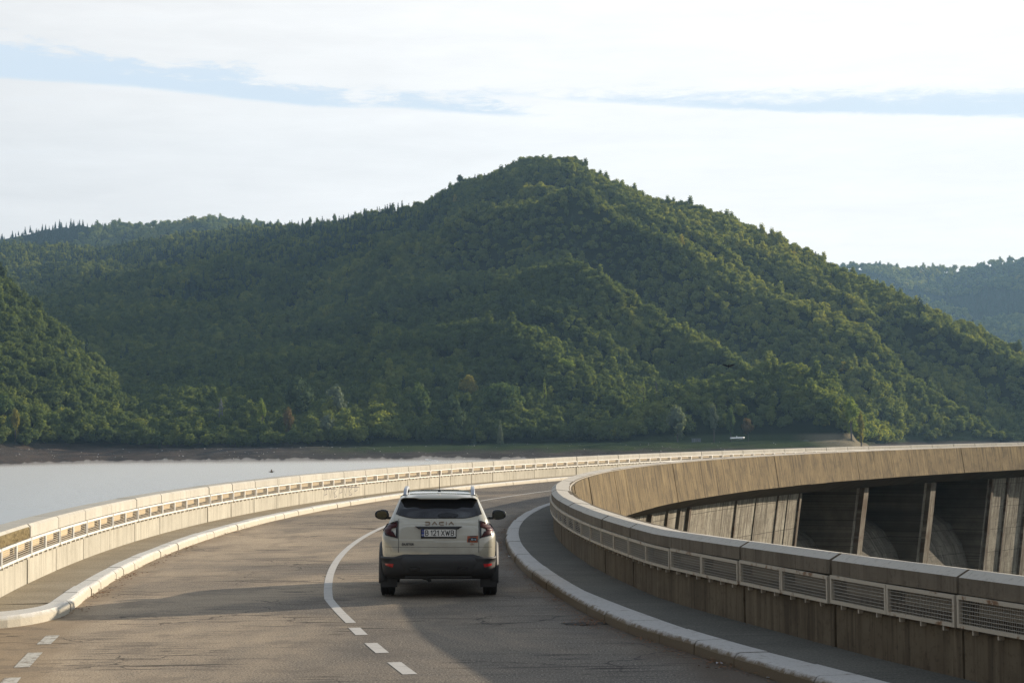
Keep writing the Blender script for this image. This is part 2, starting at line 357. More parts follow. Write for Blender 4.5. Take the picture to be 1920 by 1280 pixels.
# ------------------------------------------------------------------ parapets
def seg(mb, a0, a1, prof, n=2):
    """prof(a) -> list of (dr,z); swept between two angles"""
    mb.sweep([[P(a0+(a1-a0)*i/n, d, z) for d, z in prof(a0+(a1-a0)*i/n)] for i in range(n+1)])
def jg(k): return .0075+.0075*((k*7919+13) % 17)/17
GAP = .0058
def grille(parent, a0, a1, f, s, hs, mats, fine, name='grille_frame', hw=6):
    """f(a)= face offset, s=+1: solid lies at +dr (outer wall), -1: at -dr.  Frame stands proud on the road side."""
    mb = MB(); fr, bk = -.075*s, -.035*s; z0, z1 = ZP+.455*hs, ZP+.742*hs; t = .038
    ta = t/155*57.3
    def bar(b0, b1, y0, y1, d0=fr, d1=bk):
        mb.hexa([P(b0,f(b0)+d0,y0),P(b1,f(b1)+d0,y0),P(b1,f(b1)+d1,y0),P(b0,f(b0)+d1,y0),P(b0,f(b0)+d0,y1),P(b1,f(b1)+d0,y1),P(b1,f(b1)+d1,y1),P(b0,f(b0)+d1,y1)])
    bar(a0, a1, z0, z0+t); bar(a0, a1, z1-t, z1); bar(a0, a0+ta, z0+t, z1-t); bar(a1-ta, a1, z0+t, z1-t)
    for q in (.18, .5, .82):                                  # small brackets under the frame
        b = a0+(a1-a0)*q; bar(b-ta*.35, b+ta*.35, z0-.05, z0-.002, fr+.02*s, -.001*s)
    o = mb.build(name, mats[0], parent); fixn(o)
    wm = MB()
    for j in range(hw):
        z = z0+t+(z1-z0-2*t)*(j+.7)/(hw+.4); r = .0028 if fine else .004
        b0, b1 = a0+ta, a1-ta
        d = -.055*s
        wm.hexa([P(b0,f(b0)+d-r,z-r),P(b1,f(b1)+d-r,z-r),P(b1,f(b1)+d+r,z-r),P(b0,f(b0)+d+r,z-r),P(b0,f(b0)+d-r,z+r),P(b1,f(b1)+d-r,z+r),P(b1,f(b1)+d+r,z+r),P(b0,f(b0)+d+r,z+r)])
    if fine:
        nv = 44
        for j in range(1, nv):
            b = a0+ta+(a1-a0-2*ta)*j/nv; d = f(b)-.05*s; e = .0018/155*57.3
            wm.hexa([P(b-e,d-.002,z0+t),P(b+e,d-.002,z0+t),P(b+e,d+.002,z0+t),P(b-e,d+.002,z0+t),P(b-e,d-.002,z1-t),P(b+e,d-.002,z1-t),P(b+e,d+.002,z1-t),P(b-e,d+.002,z1-t)])
    wm.build('wire_mesh', mats[1], o)
    bm_ = MB(); b0, b1 = a1-(a1-a0)*.06, a1-(a1-a0)*.78
    if b0 > b1: b0, b1 = b1, b0
    b0, b1 = a0+(a1-a0)*.20, a1-(a1-a0)*.05
    bm_.hexa([P(b0,f(b0)-.012*s,z0+.115*hs),P(b1,f(b1)-.012*s,z0+.115*hs),P(b1,f(b1)+.13*s,z0+.115*hs),P(b0,f(b0)+.13*s,z0+.115*hs),P(b0,f(b0)-.012*s,z1-.015),P(b1,f(b1)-.012*s,z1-.015),P(b1,f(b1)+.13*s,z1-.015),P(b0,f(b0)+.13*s,z1-.015)])
    bb = bm_.build('duct_block', mats[2], o); fixn(bb); bevel(bb, .02, 2)
    return o

outer = tag(empty('parapet_wall', P(178, .2, ZP)), 'long pale concrete lakeside parapet with white framed grilles and bright sunlit face', 'parapet')
inner = tag(empty('parapet_wall', P(182, -9.7, ZP)), 'brown stained concrete parapet right of the car curving out over the drop', 'parapet')
for o_ in (outer, inner): o_['wc'] = 1
zero = lambda a: 0.
def wall_bay(root, k, f, s, hs_f, mats, grill=True, extra=None, fine=False):
    a0, a1 = ak(k+1)+jg(k+1), ak(k)-jg(k)
    jd = random.uniform(-.009, .009); jz = random.uniform(-.004, .004)
    mb = MB()
    seg(mb, a0, a1, lambda a: [(f(a)+jd, ZP-.02), (f(a)+jd, ZP+.42*hs_f(a)), (f(a)+(.03*s)+jd, ZP+.45*hs_f(a)), (f(a)+.17*s, ZP+.45*hs_f(a)), (f(a)+.17*s, ZP-.02)], 3)
    o = mb.build('wall_panel', mats[0], root); fixn(o)
    mb = MB(); th = .45
    seg(mb, a0, a1, lambda a: [(f(a)-.045*s+jd, ZP+.752*hs_f(a)), (f(a)-.045*s+jd, ZP+(.925 if s > 0 else .90)*hs_f(a)+jz), (f(a)+(-.005 if s > 0 else .075)*s+jd, ZP+.966*hs_f(a)+jz), (f(a)+(th-.03)*s, ZP+(.966 if s > 0 else .925)*hs_f(a)+jz), (f(a)+th*s, ZP+(.94 if s > 0 else .90)*hs_f(a)+jz), (f(a)+th*s, ZP+.752*hs_f(a))], 3)
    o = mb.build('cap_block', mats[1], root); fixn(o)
    if grill:
        m_ = (a0+a1)/2; hs = hs_f(m_)
        grille(root, a0+.003, m_-.003, f, s, hs, mats[2:5], fine); grille(root, m_+.003, a1-.003, f, s, hs, mats[2:5], fine)
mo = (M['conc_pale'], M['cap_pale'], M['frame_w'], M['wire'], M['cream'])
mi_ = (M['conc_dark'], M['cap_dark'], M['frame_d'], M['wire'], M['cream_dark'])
one = lambda a: 1.

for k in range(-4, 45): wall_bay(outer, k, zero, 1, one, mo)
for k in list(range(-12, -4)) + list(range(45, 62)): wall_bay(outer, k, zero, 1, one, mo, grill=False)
def core(root, f, s, a0, a1, mat, name='wall_core', back=.42):
    mb = MB(); n = int((a1-a0)/.4)
    seg(mb, a0, a1, lambda a: [(f(a)+.16*s, ZP-.3), (f(a)+.16*s, ZP+.93), (f(a)+back*s, ZP+.93), (f(a)+back*s, ZP-.3)], n)
    o = mb.build(name, mat, root); fixn(o); return o
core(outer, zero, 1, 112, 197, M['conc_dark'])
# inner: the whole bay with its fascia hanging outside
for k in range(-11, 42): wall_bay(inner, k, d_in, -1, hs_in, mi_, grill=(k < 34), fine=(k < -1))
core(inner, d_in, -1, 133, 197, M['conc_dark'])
for k in range(-11, 44):
    a0, a1 = ak(k+1)+GAP*.9, ak(k)-GAP*.9; mb = MB(); jd = random.uniform(-.012, .012); jb = random.uniform(-.012, .012)
    seg(mb, a0, a1, lambda a: [(d_in(a)-.452-jd, ZP+.905*hs_in(a)), (d_in(a)-.43, ZP-.2), (d_in(a)-.6, -.60+jb), (d_in(a)-.74-jd, -.60+jb), (d_in(a)-.50-jd, ZP+.90*hs_in(a))], 3)
    o = mb.build('fascia_panel', M['fascia'], inner); fixn(o)
# weathered mossy stretch of cap near the left edge
def moss_patch():
    mb = MB(); n = 260
    for i in range(n):
        a = random.uniform(ak(-2.05), ak(-4.2)); z = ZP+random.uniform(.745, .93); h = random.uniform(.02, .06); e = .012/155*57.3
        dr = random.uniform(-.075, -.06)
        mb.add([P(a-e, dr, z-h/2), P(a+e, dr-.004, z-h/2), P(a+random.uniform(-e, e), dr-.02, z+h/2)], [(0, 1, 2)])
    seg(mb, ak(-2.05), ak(-4.2), lambda a: [(-.058, ZP+.757), (-.064, ZP+.80), (-.062, ZP+.90), (-.05, ZP+.93)], 16)
    m, t, b, o_ = new_mat('dry moss'); p = coord(t); n_ = t.noise(p, 22, 5, .8)
    t.l.new(t.ramp(n_, [(.3, (.06,.045,.02)), (.5, (.16,.12,.05)), (.7, (.30,.24,.12))]), b.inputs['Base Color']); b.inputs['Roughness'].default_value = 1
    o = mb.build('moss_patch', m, outer); return o
moss_patch()
# scribbled paint on the panel beyond the car
def graffiti():
    mb = MB(); m = plain('dark spray paint', (.10,.09,.10), .8)
    a0, a1 = ak(11.75), ak(10.1)   # spans a joint
    def st(pts, wd=.012):
        for (u0, v0), (u1, v1) in zip(pts[:-1], pts[1:]):
            L = math.hypot((u1-u0)*2.2, (v1-v0)*.42) or 1; nx, nz = -(v1-v0)*.42/L*wd, (u1-u0)*2.2/L*wd
            def q(u, v, s_): return P(a1+(a0-a1)*u+s_*nx/155*57.3, -.009, ZP+.03+.38*v+s_*nz)
            mb.add([q(u0, v0, -1), q(u1, v1, -1), q(u1, v1, 1), q(u0, v0, 1)], [(0, 1, 2, 3)])
    for i in range(7):
        x = i*.14
        st([(x, .05), (x+.03, .9), (x+.08, .95), (x+.10, .5), (x+.03, .45)] if i % 3 == 0 else ([(x, .9), (x+.05, .1), (x+.09, .9)] if i % 3 == 1 else [(x, .9), (x+.02, .1), (x+.09, .15), (x+.02, .5), (x+.10, .85)]))
    st([(0, .98), (.35, .9)]); st([(.5, .98), (1, .8)])
    mb.build('graffiti', m, outer)
graffiti()

# ------------------------------------------------------------------ dam wall under the crest
dam = tag(empty('dam_wall', P(155, -8.5, -3)), 'stained concrete arch dam wall with dark spillway bays below the crest', 'dam')
dam['wc'] = 1
ZS = -1.22
def bat(z): return -8.5 - .14*(z-ZS)
BAYS = [(148.92, 152.62), (144.62, 148.32), (140.72, 143.95)]
def face_strip(a0, a1, name, mat, z0=ZS, z1=-46, off=0., depth=None):
    mb = MB(); zs = [z0, -3, -6, -10, -18, -30, z1]; n = max(1, int((a1-a0)/.7)); vs = []; fs = []
    for i in range(n+1):
        a = a0+(a1-a0)*i/n
        for z in zs: vs.append(P(a, (bat(z) if z > -12 else bat(-12)-.25*(z+12)*-1)+off, z))
    L = len(zs)
    for i in range(n):
        for j in range(L-1): fs.append((i*L+j, (i+1)*L+j, (i+1)*L+j+1, i*L+j+1))
    o = mesh_obj(name, vs, fs, mat, dam); return o
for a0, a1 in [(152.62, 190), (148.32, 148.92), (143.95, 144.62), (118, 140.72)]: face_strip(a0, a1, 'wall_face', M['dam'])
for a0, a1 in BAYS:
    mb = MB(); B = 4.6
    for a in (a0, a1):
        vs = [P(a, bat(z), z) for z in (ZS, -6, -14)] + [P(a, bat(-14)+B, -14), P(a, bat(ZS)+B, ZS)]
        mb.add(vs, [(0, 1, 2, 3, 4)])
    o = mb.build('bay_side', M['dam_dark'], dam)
    mb = MB(); n = 6
    prof = [(bat(ZS)+B, ZS), (bat(ZS)+B, -3.6), (bat(ZS)+B-.7, -3.75), (bat(ZS)+B-1.6, -4.4), (bat(ZS)+B-2.5, -5.8), (bat(ZS)+B-3.1, -7.8), (bat(ZS)+B-3.3, -14)]
    rr = [[P(a0+(a1-a0)*i/n, d, z) for d, z in prof] for i in range(n+1)]
    mb.sweep(rr, closed=False); mb.build('spillway_crest', M['dam_dark'], dam, smooth=False)
# piers standing between the bays and ribs on the face
for a, wd, pr_ in [(152.72, .12, .10), (148.62, .30, .32), (144.3, .32, .30), (140.55, .14, .22), (139.55, .10, .16), (138.3, .2, .2), (154.2, .05, .08), (155.7, .05, .06), (157.1, .06, .10),
                   (160.6, .14, .16), (161.3, .10, .14), (162.2, .09, .12), (163.6, .14, .2), (164.9, .08, .14), (166.2, .12, .16), (153.5, .03, .05)]:
    mb = MB(); rings = []
    for z in (ZS, -3, -6, -10, -14):
        j = random.uniform(-.012, .012)
        rings.append([P(a-wd/2+j, bat(z)+.05, z), P(a-wd/2+j, bat(z)-pr_, z), P(a+wd/2+j, bat(z)-pr_, z), P(a+wd/2+j, bat(z)+.05, z)])
    mb.sweep(rings); o = mb.build('pier', M['rib'], dam); fixn(o)
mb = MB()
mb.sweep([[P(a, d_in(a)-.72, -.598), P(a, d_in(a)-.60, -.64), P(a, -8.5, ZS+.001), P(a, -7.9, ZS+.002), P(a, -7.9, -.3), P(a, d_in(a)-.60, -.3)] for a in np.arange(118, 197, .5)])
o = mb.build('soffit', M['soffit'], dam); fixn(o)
mb = MB()   # upstream face and the body of the crest
mb.sweep([[P(a, .40, .6), P(a, .42, -16), P(a, -.6, -16), P(a, -.6, -.5), P(a, -7.8, -.5), P(a, -7.8, -.02), P(a, .2, -.02)] for a in np.arange(96, 197, .6)])
o = mb.build('upstream_face', M['conc_pale'], dam); fixn(o)

# ------------------------------------------------------------------ the car
def car():
    root = tag(empty('suv_car', (0, 0, 0)), 'sand beige compact SUV driving away beside the white centre line', 'car')
    paint, t, b, o_ = new_mat('sand metallic paint'); b.inputs['Base Color'].default_value = (.40, .37, .275, 1); b.inputs['Metallic'].default_value = .0
    b.inputs['Roughness'].default_value = .34; b.inputs['Coat Weight'].default_value = .9; b.inputs['Coat Roughness'].default_value = .04; b.inputs['Coat IOR'].default_value = 1.95
    n_ = t.noise(t.a('ShaderNodeTexCoord').outputs['Object'], 3.5, 6, .7); zc = t.a('ShaderNodeSeparateXYZ', {0: t.a('ShaderNodeTexCoord').outputs['Object']}).outputs[2]
    dirt = t.m('MULTIPLY', t.step(t.m('ADD', n_, t.m('MULTIPLY', zc, -.42)), .02, .5), .55)
    t.l.new(t.mix(dirt, (.40,.375,.285), (.235,.20,.135)), b.inputs['Base Color']); t.l.new(t.m('ADD', .3, t.m('MULTIPLY', dirt, .5)), b.inputs['Roughness'])
    plastic = plain('dark cladding plastic', (.032,.031,.030), .62, 0, .25, 8)
    gloss = plain('gloss black trim', (.012,.012,.013), .18, 0, .1, 8)
    rubber = plain('tyre rubber', (.022,.021,.020), .88, 0, .3, 20)
    glassm, t, b, o_ = new_mat('tinted glass'); b.inputs['Base Color'].default_value = (.012, .013, .016, 1); b.inputs['Roughness'].default_value = .04; b.inputs['IOR'].default_value = 1.55; b.inputs['Coat Weight'].default_value = .5
    silver = plain('satin aluminium', (.42,.44,.47), .38, .7, .08, 5)
    red, t, b, o_ = new_mat('dark red lamp glass'); b.inputs['Base Color'].default_value = (.045, .003, .003, 1); b.inputs['Roughness'].default_value = .35; b.inputs['Specular IOR Level'].default_value = .25
    redb = plain('bright red reflector', (.42,.012,.015), .2, 0, .15, 60, .8)
    Zt = [.29,.34,.42,.50,.60,.68,.74,.82,.90,.97,1.03,1.08,1.13,1.18,1.22,1.28,1.35,1.43,1.50,1.545,1.575,1.597,1.61]
    TW = [(.29,.80),(.34,.83),(.5,.855),(.7,.868),(.85,.875),(.97,.868),(1.03,.845),(1.08,.805),(1.13,.775),(1.2,.745),(1.35,.68),(1.5,.61),(1.545,.575),(1.575,.53),(1.597,.44),(1.61,.28)]
    TR = [(.29,-.58),(.34,-.70),(.42,-.745),(.68,-.75),(.90,-.735),(1.03,-.71),(1.10,-.70),(1.16,-.68),(1.20,-.635),(1.35,-.52),(1.5,-.385),(1.545,-.36),(1.575,-.12),(1.597,.28),(1.61,.75)]
    TF = [(.29,3.42),(.42,3.50),(.7,3.53),(.9,3.50),(.97,3.42),(1.03,3.20),(1.08,2.62),(1.13,2.38),(1.2,2.22),(1.35,1.96),(1.5,1.66),(1.545,1.50),(1.575,1.32),(1.597,1.15),(1.61,1.0)]
    def ww(z): return itp(z, TW)
    def ry(z): return itp(z, TR)
    def crn(z): return .20 if z < 1.15 else .13
    def rear(x, z):
        w_ = ww(z); c = crn(z); ax = min(abs(x), w_-1e-4); y = ry(z)+.045*(ax/w_)**2
        if ax > w_-c: q = (ax-(w_-c))/c; y += c*1.15*(1-math.sqrt(max(0, 1-q*q)))
        return y
    def ring(z, off=0., cut=None):
        w_ = ww(z)+off; pts = []; yf = itp(z, TF)+off; c = crn(z)
        xs = [0, .2, .4, .6, .78, .88, .94, .98, 1.0]
        for q in xs: x = q*ww(z); pts.append((x+off*q, rear(x, z)-off*(1-q**4), z))
        yr = pts[-1][1]; yc = yf-.35
        for q in (.12, .3, .5, .7, .88, 1): y = yr+(yc-yr)*q; pts.append((w_*(1-.03*q*q*(z < 1.05)), y, z))
        for q in (30, 60, 90):
            pts.append((w_*.97*(.72+.28*cos(rad(q))) if q < 90 else w_*.62, yc+(yf-yc)*sin(rad(q)), z))
        pts.append((0, yf+.03, z))
        return pts + [(-x, y, z_) for x, y, z_ in reversed(pts[1:-1])]
    mb = MB(); mb.sweep([ring(z) for z in Zt]); body = mb.build('body', paint, root, True); fixn(body)
    # lower cladding = bumper
    mb = MB(); zz = [.285,.33,.40,.47,.54,.60,.645,.672]; rings = []
    for z in zz:
        rr = ring(z, .018)
        rings.append([(x, y - (.05 if (y < -.3 and .36 < z < .66) else 0), (z if abs(x) < .60 or y > -.3 else z-.045*(z > .6))) for x, y, z_ in rr])
    rings.append([(x*.985, y+.03, z_) for (x, y, z_) in rings[-1]])
    mb.sweep(rings); cl_ = mb.build('bumper', plastic, root, True); fixn(cl_)
    def surf_patch(mb, quad, nx=8, nz=4, off=.006, fn=rear):
        """quad corners (x,z): bl, br, tr, tl on the rear surface"""
        (x0,z0),(x1,z1),(x2,z2),(x3,z3) = quad; vs = []
        for j in range(nz+1):
            v = j/nz
            for i in range(nx+1):
                u = i/nx; x = (x0*(1-u)+x1*u)*(1-v)+(x3*(1-u)+x2*u)*v; z = (z0*(1-u)+z1*u)*(1-v)+(z3*(1-u)+z2*u)*v
                vs.append((x, fn(x, z)-off, z))
        mb.add(vs, [(j*(nx+1)+i, j*(nx+1)+i+1, (j+1)*(nx+1)+i+1, (j+1)*(nx+1)+i) for j in range(nz) for i in range(nx)])
    # raised centre of the bumper and its lower lip
    def blk(y): return lambda x, z: y
    mb = MB(); bp = lambda x, z: min(rear(x, z), -.72)-.07
    cols = []
    for i in range(25):
        x = -.60+1.2*i/24; e = max(0, (abs(x)-.50)/.10); top = .655-.05*e*e
        cols.append([(x, -.70, top), (x, -.80+.02*e, top-.012), (x, -.835+.05*e, top-.06), (x, -.83+.05*e, .53), (x, -.80+.05*e, .42), (x, -.76+.05*e, .36), (x, -.60, .33)])
    mb.sweep(cols); ob = mb.build('bumper_panel', plastic, root, True); fixn(ob)
    mb = MB(); mb.box((0, -.66, .325), (1.02, .10, .045)); ob = mb.build('bumper_lip', plastic, root); bevel(ob, .015)
    for sx in (-1, 1):   # tow eye ovals
        mb = MB(); vs = [(sx*.36+.085*cos(2*pi*i/16), -.838, .455+.026*sin(2*pi*i/16)) for i in range(16)]; mb.add(vs, [tuple(range(16))])
        mb.build('tow_eye_cover', gloss, root)
    # reflectors
    for sx in (-1, 1):
        mb = MB(); surf_patch(mb, [(sx*.70, .475), (sx*.81, .50), (sx*.83, .53), (sx*.685, .53)] if sx > 0 else [(sx*.81, .50), (sx*.70, .475), (sx*.685, .53), (sx*.83, .53)], 6, 2, .078)
        mb.build('reflector', redb, root)
    # rear window with black surround
    def zb_(x): return 1.212 + .055*max(0, (abs(x)-.36)/.28)**1.6
    def wpatch(mb, hw0, hw1, z0f, z1, off, nx=26, nz=8):
        vs = []
        for j in range(nz+1):
            v = j/nz
            for i in range(nx+1):
                u = -1+2*i/nx; hw = hw0*(1-v)+hw1*v; x = u*hw; z = z0f(x)*(1-v)+z1*v; vs.append((x, rear(x*.999, z)-off, z))
        mb.add(vs, [(j*(nx+1)+i, j*(nx+1)+i+1, (j+1)*(nx+1)+i+1, (j+1)*(nx+1)+i) for j in range(nz) for i in range(nx)])
    mb = MB(); wpatch(mb, .665, .585, zb_, 1.505, .006); win = mb.build('rear_window', gloss, root, True)
    mb = MB(); wpatch(mb, .575, .52, lambda x: zb_(x)+.012, 1.49, .010); mb.build('pane', glassm, win, True)
    # wiper
    mb = MB(); 
    vs = []; nn = 20
    for i in range(nn): a = 2*pi*i/nn; x = .14+.155*cos(a); z = 1.255+.033*sin(a)*(1 if sin(a) > 0 else .8)-.02*cos(a)*0; vs.append((x, rear(x, z)-.022, z))
    for i in range(nn): a = 2*pi*i/nn; x = .14+.165*cos(a); z = 1.255+.038*sin(a); vs.append((x, rear(x, z)-.008, z))
    mb.add(vs, [tuple(range(nn))] + [(i, (i+1)%nn, nn+(i+1)%nn, nn+i) for i in range(nn)]); mb.build('wiper', gloss, root)
    # spoiler
    rings = []
    for i in range(27):
        x = -.60+1.2*i/26; ax = abs(x); k = min(1, max(0, (ax-.28)/.10)); k = k*k*(3-2*k); e = max(0, (ax-.52)/.08)
        yb = -.555+.04*k+.13*e*e; zl = 1.500+.016*k-.03*e*e; zt = 1.552-.03*e*e-.012*k*0
        zr_ = 1.578-.02*(ax/.6)**2-.03*e*e
        rings.append([(x, -.10, zr_+.010), (x, -.36, zr_-.004), (x, yb+.02, zt-.022), (x, yb, zl+.012), (x, yb+.015, zl), (x, -.36, zl-.002), (x, -.12, zl)])
    mb = MB(); mb.sweep(rings); sp = mb.build('spoiler', paint, root, True); fixn(sp)
    # roof rails
    for sx in (-1, 1):
        x = sx*.525; mb = MB(); pr = [(-.30,1.555),(-.24,1.615),(-.12,1.652),(.2,1.668),(.7,1.672),(1.1,1.655),(1.3,1.60),(1.36,1.565)]
        rings = []
        for i, (y, z) in enumerate(pr):
            th = .052 if 0 < i < len(pr)-1 else .05; 
            dx = -sx*.02*(y > .0)
            rings.append([(x-.032, y, z-th), (x+.032, y, z-th), (x+.026, y, z), (x-.026, y, z)])
        mb.sweep(rings); r_ = mb.build('roof_rail', silver, root, True); fixn(r_); bevel(r_, .008, 2)
        mb = MB(); mb.box((x, -.27, 1.553), (.072, .09, .03)); mb.box((x, 1.3, 1.565), (.07, .12, .03)); mb.build('rail_foot', plastic, r_)
    # antenna
    mb = MB(); mb.sweep([[(-.028,-.06,1.60),(.028,-.06,1.60),(.028,.06,1.60),(-.028,.06,1.60)],[(-.012,-.02,1.628),(.012,-.02,1.628),(.012,.03,1.628),(-.012,.03,1.628)]]); mb.tube((0,-.0,1.62),(.006,-.12,1.94),.0065,.004,6)
    an = mb.build('antenna', gloss, root)
    # tail lamps: sideways arrow with two arms
    for sx in (-1, 1):
        q = lambda *pts: [(sx*x, z) for x, z in pts]
        def fl(L): return L if sx > 0 else [L[1], L[0], L[3], L[2]]
        mb = MB(); surf_patch(mb, fl(q((.765, 1.04), (.850, 1.035), (.645, 1.165), (.635, 1.075)))[:4] if 0 else fl(q((.635, 1.085), (.815, 1.04), (.79, 1.10), (.635, 1.168))), 8, 4, .010)
        surf_patch(mb, fl(q((.635, .925), (.80, .97), (.845, 1.035), (.735, 1.035))), 8, 4, .010)
        surf_patch(mb, fl(q((.735, 1.03), (.845, 1.03), (.815, 1.07), (.715, 1.075))), 6, 3, .0105)
        lp = mb.build('tail_lamp', red, root, True); md = lp.modifiers.new('thick', 'SOLIDIFY'); md.thickness = .01; md.offset = 0
        mb = MB(); surf_patch(mb, fl(q((.625, .912), (.655, .918), (.655, 1.175), (.625, 1.182))), 2, 10, .007)
        surf_patch(mb, fl(q((.640, .918), (.82, .955), (.865, 1.035), (.70, 1.02))), 8, 4, .007); surf_patch(mb, fl(q((.645, 1.09), (.86, 1.03), (.80, 1.125), (.64, 1.182))), 8, 4, .007)
        mb.build('lamp_surround', gloss, lp, True)
        mb = MB(); surf_patch(mb, fl(q((.79, .995), (.825, 1.0), (.838, 1.045), (.80, 1.075))), 4, 4, .017); mb.build('bright_segment', redb, lp, True)
    # tailgate seams
    mb = MB()
    for sx in (-1, 1): surf_patch(mb, [(sx*.615-.003, .70), (sx*.615+.003, .70), (sx*.615+.003, 1.20), (sx*.615-.003, 1.20)], 1, 14, .0035)
    surf_patch(mb, [(-.82, .778), (.82, .778), (.82, .781), (-.82, .781)], 26, 1, .004)
    mb.build('tailgate_seam', gloss, root)
    # number plate recess
    mb = MB(); surf_patch(mb, [(-.30, 1.055), (.30, 1.055), (.36, 1.095), (-.36, 1.095)], 14, 3, .012); rc = mb.build('tailgate_handle', plastic, root, True)
    md = rc.modifiers.new('thick', 'SOLIDIFY'); md.thickness = .02; md.offset = 0
    # number plate
    yp = rear(.2, .99)-.022
    mb = MB(); mb.box((0, yp+.004, .983), (.545, .014, .140)); fr = mb.build('plate_frame', gloss, root); bevel(fr, .004)
    pw = plain('plate white', (.66,.65,.60), .45, 0, .04, 5); pb = plain('plate blue', (.01,.035,.22), .4, 0, .05, 5)
    mb = MB(); mb.box((0, yp-.005, .996), (.52, .004, .110)); pl = mb.build('number_plate', pw, root)
    mb = MB(); mb.box((-.24, yp-.0085, .996), (.040, .002, .110)); mb.build('blue_band', pb, pl)
    ink = plain('plate ink', (.012,.012,.012), .5, 0, .05, 5)
    def text(s_, size, x, y, z, mat, parent, name, sx_=1., ext=.001, align='CENTER', bold=0.):
        cu = bpy.data.curves.new('lettering', 'FONT'); cu.body = s_; cu.size = size; cu.extrude = ext; cu.align_x = align; cu.align_y = 'CENTER'; cu.offset = bold
        ob = bpy.data.objects.new('lettering', cu); COL.objects.link(ob); bpy.context.view_layer.update()
        dg = bpy.context.evaluated_depsgraph_get(); me = bpy.data.meshes.new_from_object(ob.evaluated_get(dg)); bpy.data.objects.remove(ob)
        o = bpy.data.objects.new(name, me); COL.objects.link(o); me.materials.clear(); me.materials.append(mat); o.parent = parent
        o.matrix_local = Matrix.Translation((x, y, z)) @ Matrix.Rotation(pi/2, 4, 'X') @ Matrix.Diagonal((sx_, 1, 1, 1)); return o
    pm = MB()
    def pstroke(pts, wd=.0115):
        for (x0, z0), (x1, z1) in zip(pts[:-1], pts[1:]):
            L = hypot(x1-x0, z1-z0); ux, uz = (x1-x0)/L, (z1-z0)/L; x0 -= ux*wd*.3; z0 -= uz*wd*.3; x1 += ux*wd*.3; z1 += uz*wd*.3
            nx, nz = -uz*wd/2, ux*wd/2; c = [(x0-nx, z0-nz), (x1-nx, z1-nz), (x1+nx, z1+nz), (x0+nx, z0+nz)]
            pm.hexa([(x, yp-.007, z) for x, z in c] + [(x, yp-.0085, z) for x, z in c])
    def pg(ch, x, w_):
        z0, z1 = .996-.038, .996+.038; zm = .996; k = .012
        if ch == 'B':
            pstroke([(x+w_*.62, z1), (x, z1), (x, z0), (x+w_*.66, z0), (x+w_, z0+k), (x+w_, zm-k*.6), (x+w_*.66, zm+.001), (x, zm+.001)]); pstroke([(x+w_*.62, z1), (x+w_*.9, z1-k), (x+w_*.9, zm+k), (x+w_*.62, zm+.001)])
        if ch == '1': pstroke([(x, z1-.018), (x+w_, z1), (x+w_, z0)])
        if ch == '2': pstroke([(x, z1-.016), (x+w_*.2, z1-.002), (x+w_*.75, z1), (x+w_, z1-.016), (x+w_*.9, zm), (x, z0), (x+w_, z0)])
        if ch == 'X': pstroke([(x, z1), (x+w_, z0)]); pstroke([(x, z0), (x+w_, z1)])
        if ch == 'W': pstroke([(x, z1), (x+w_*.25, z0), (x+w_*.5, z1-.012), (x+w_*.75, z0), (x+w_, z1)])
    xx = -.200
    for ch, w_, g in (('B', .040, .042), ('1', .016, .022), ('2', .038, .022), ('1', .016, .046), ('X', .045, .020), ('W', .062, .022), ('B', .040, 0)): pg(ch, xx, w_); xx += w_+g
    fixn(pm.build('plate_lettering', ink, pl))
    text('RO', .034, -.24, yp-.0105, .965, pw, pl, 'country_code', .9, .0004)
    st = MB()
    for i in range(12): a = 2*pi*i/12; st.box((-.24+.012*cos(a), yp-.0105, 1.022+.012*sin(a)), (.0035, .001, .0035))
    st.build('star_ring', plain('star yellow', (.7,.55,.05), .5), pl)
    # maker's lettering in copper, drawn from strokes
    copper = plain('copper badge', (.17,.08,.035), .5, .0, .1, 9)
    mb = MB()
    def stroke(pts, wd=.0085):
        for (x0, z0), (x1, z1) in zip(pts[:-1], pts[1:]):
            L = hypot(x1-x0, z1-z0); ux, uz = (x1-x0)/L, (z1-z0)/L; x0 -= ux*wd*.35; z0 -= uz*wd*.35; x1 += ux*wd*.35; z1 += uz*wd*.35
            nx, nz = -uz*wd/2, ux*wd/2; c = [(x0-nx, z0-nz), (x1-nx, z1-nz), (x1+nx, z1+nz), (x0+nx, z0+nz)]
            mb.hexa([(x, rear(x, z)-.004, z) for x, z in c] + [(x, rear(x, z)-.013, z) for x, z in c])
    def glyph(ch, x, w_, z0, z1):
        zm = (z0+z1)/2
        if ch == 'D': stroke([(x, z1), (x+w_*.82, z1), (x+w_, z1-.01), (x+w_, z0+.01), (x+w_*.82, z0), (x, z0)])
        if ch == 'A': stroke([(x, z0), (x+w_*.46, z1), (x+w_*.54, z1), (x+w_, z0)])
        if ch == 'C': stroke([(x+w_, z1), (x+w_*.18, z1), (x, z1-.01), (x, z0+.01), (x+w_*.18, z0), (x+w_, z0)])
        if ch == 'I': stroke([(x, z0), (x, z1)])
    x = -.205
    for ch, w_, g in (('D', .068, .038), ('A', .072, .036), ('C', .068, .040), ('I', 0, .040), ('A', .072, 0)): glyph(ch, x, w_, 1.121, 1.163); x += w_+g
    lt = mb.build('maker_lettering', copper, root); fixn(lt)
    yl = rear(-.47, .825); text('DUSTER', .046, -.47, yl-.006, .822, ink, root, 'model_lettering', 1.12, .002, bold=.0012)
    # rally sticker: orange ragged square with dark window and small lettering
    org = plain('orange sticker', (.33,.075,.02), .6, 0, .4, 40); dk = plain('dark sticker', (.02,.025,.03), .5, 0, .3, 40); lb = plain('pale sticker print', (.45,.55,.62), .6, 0, .2, 60)
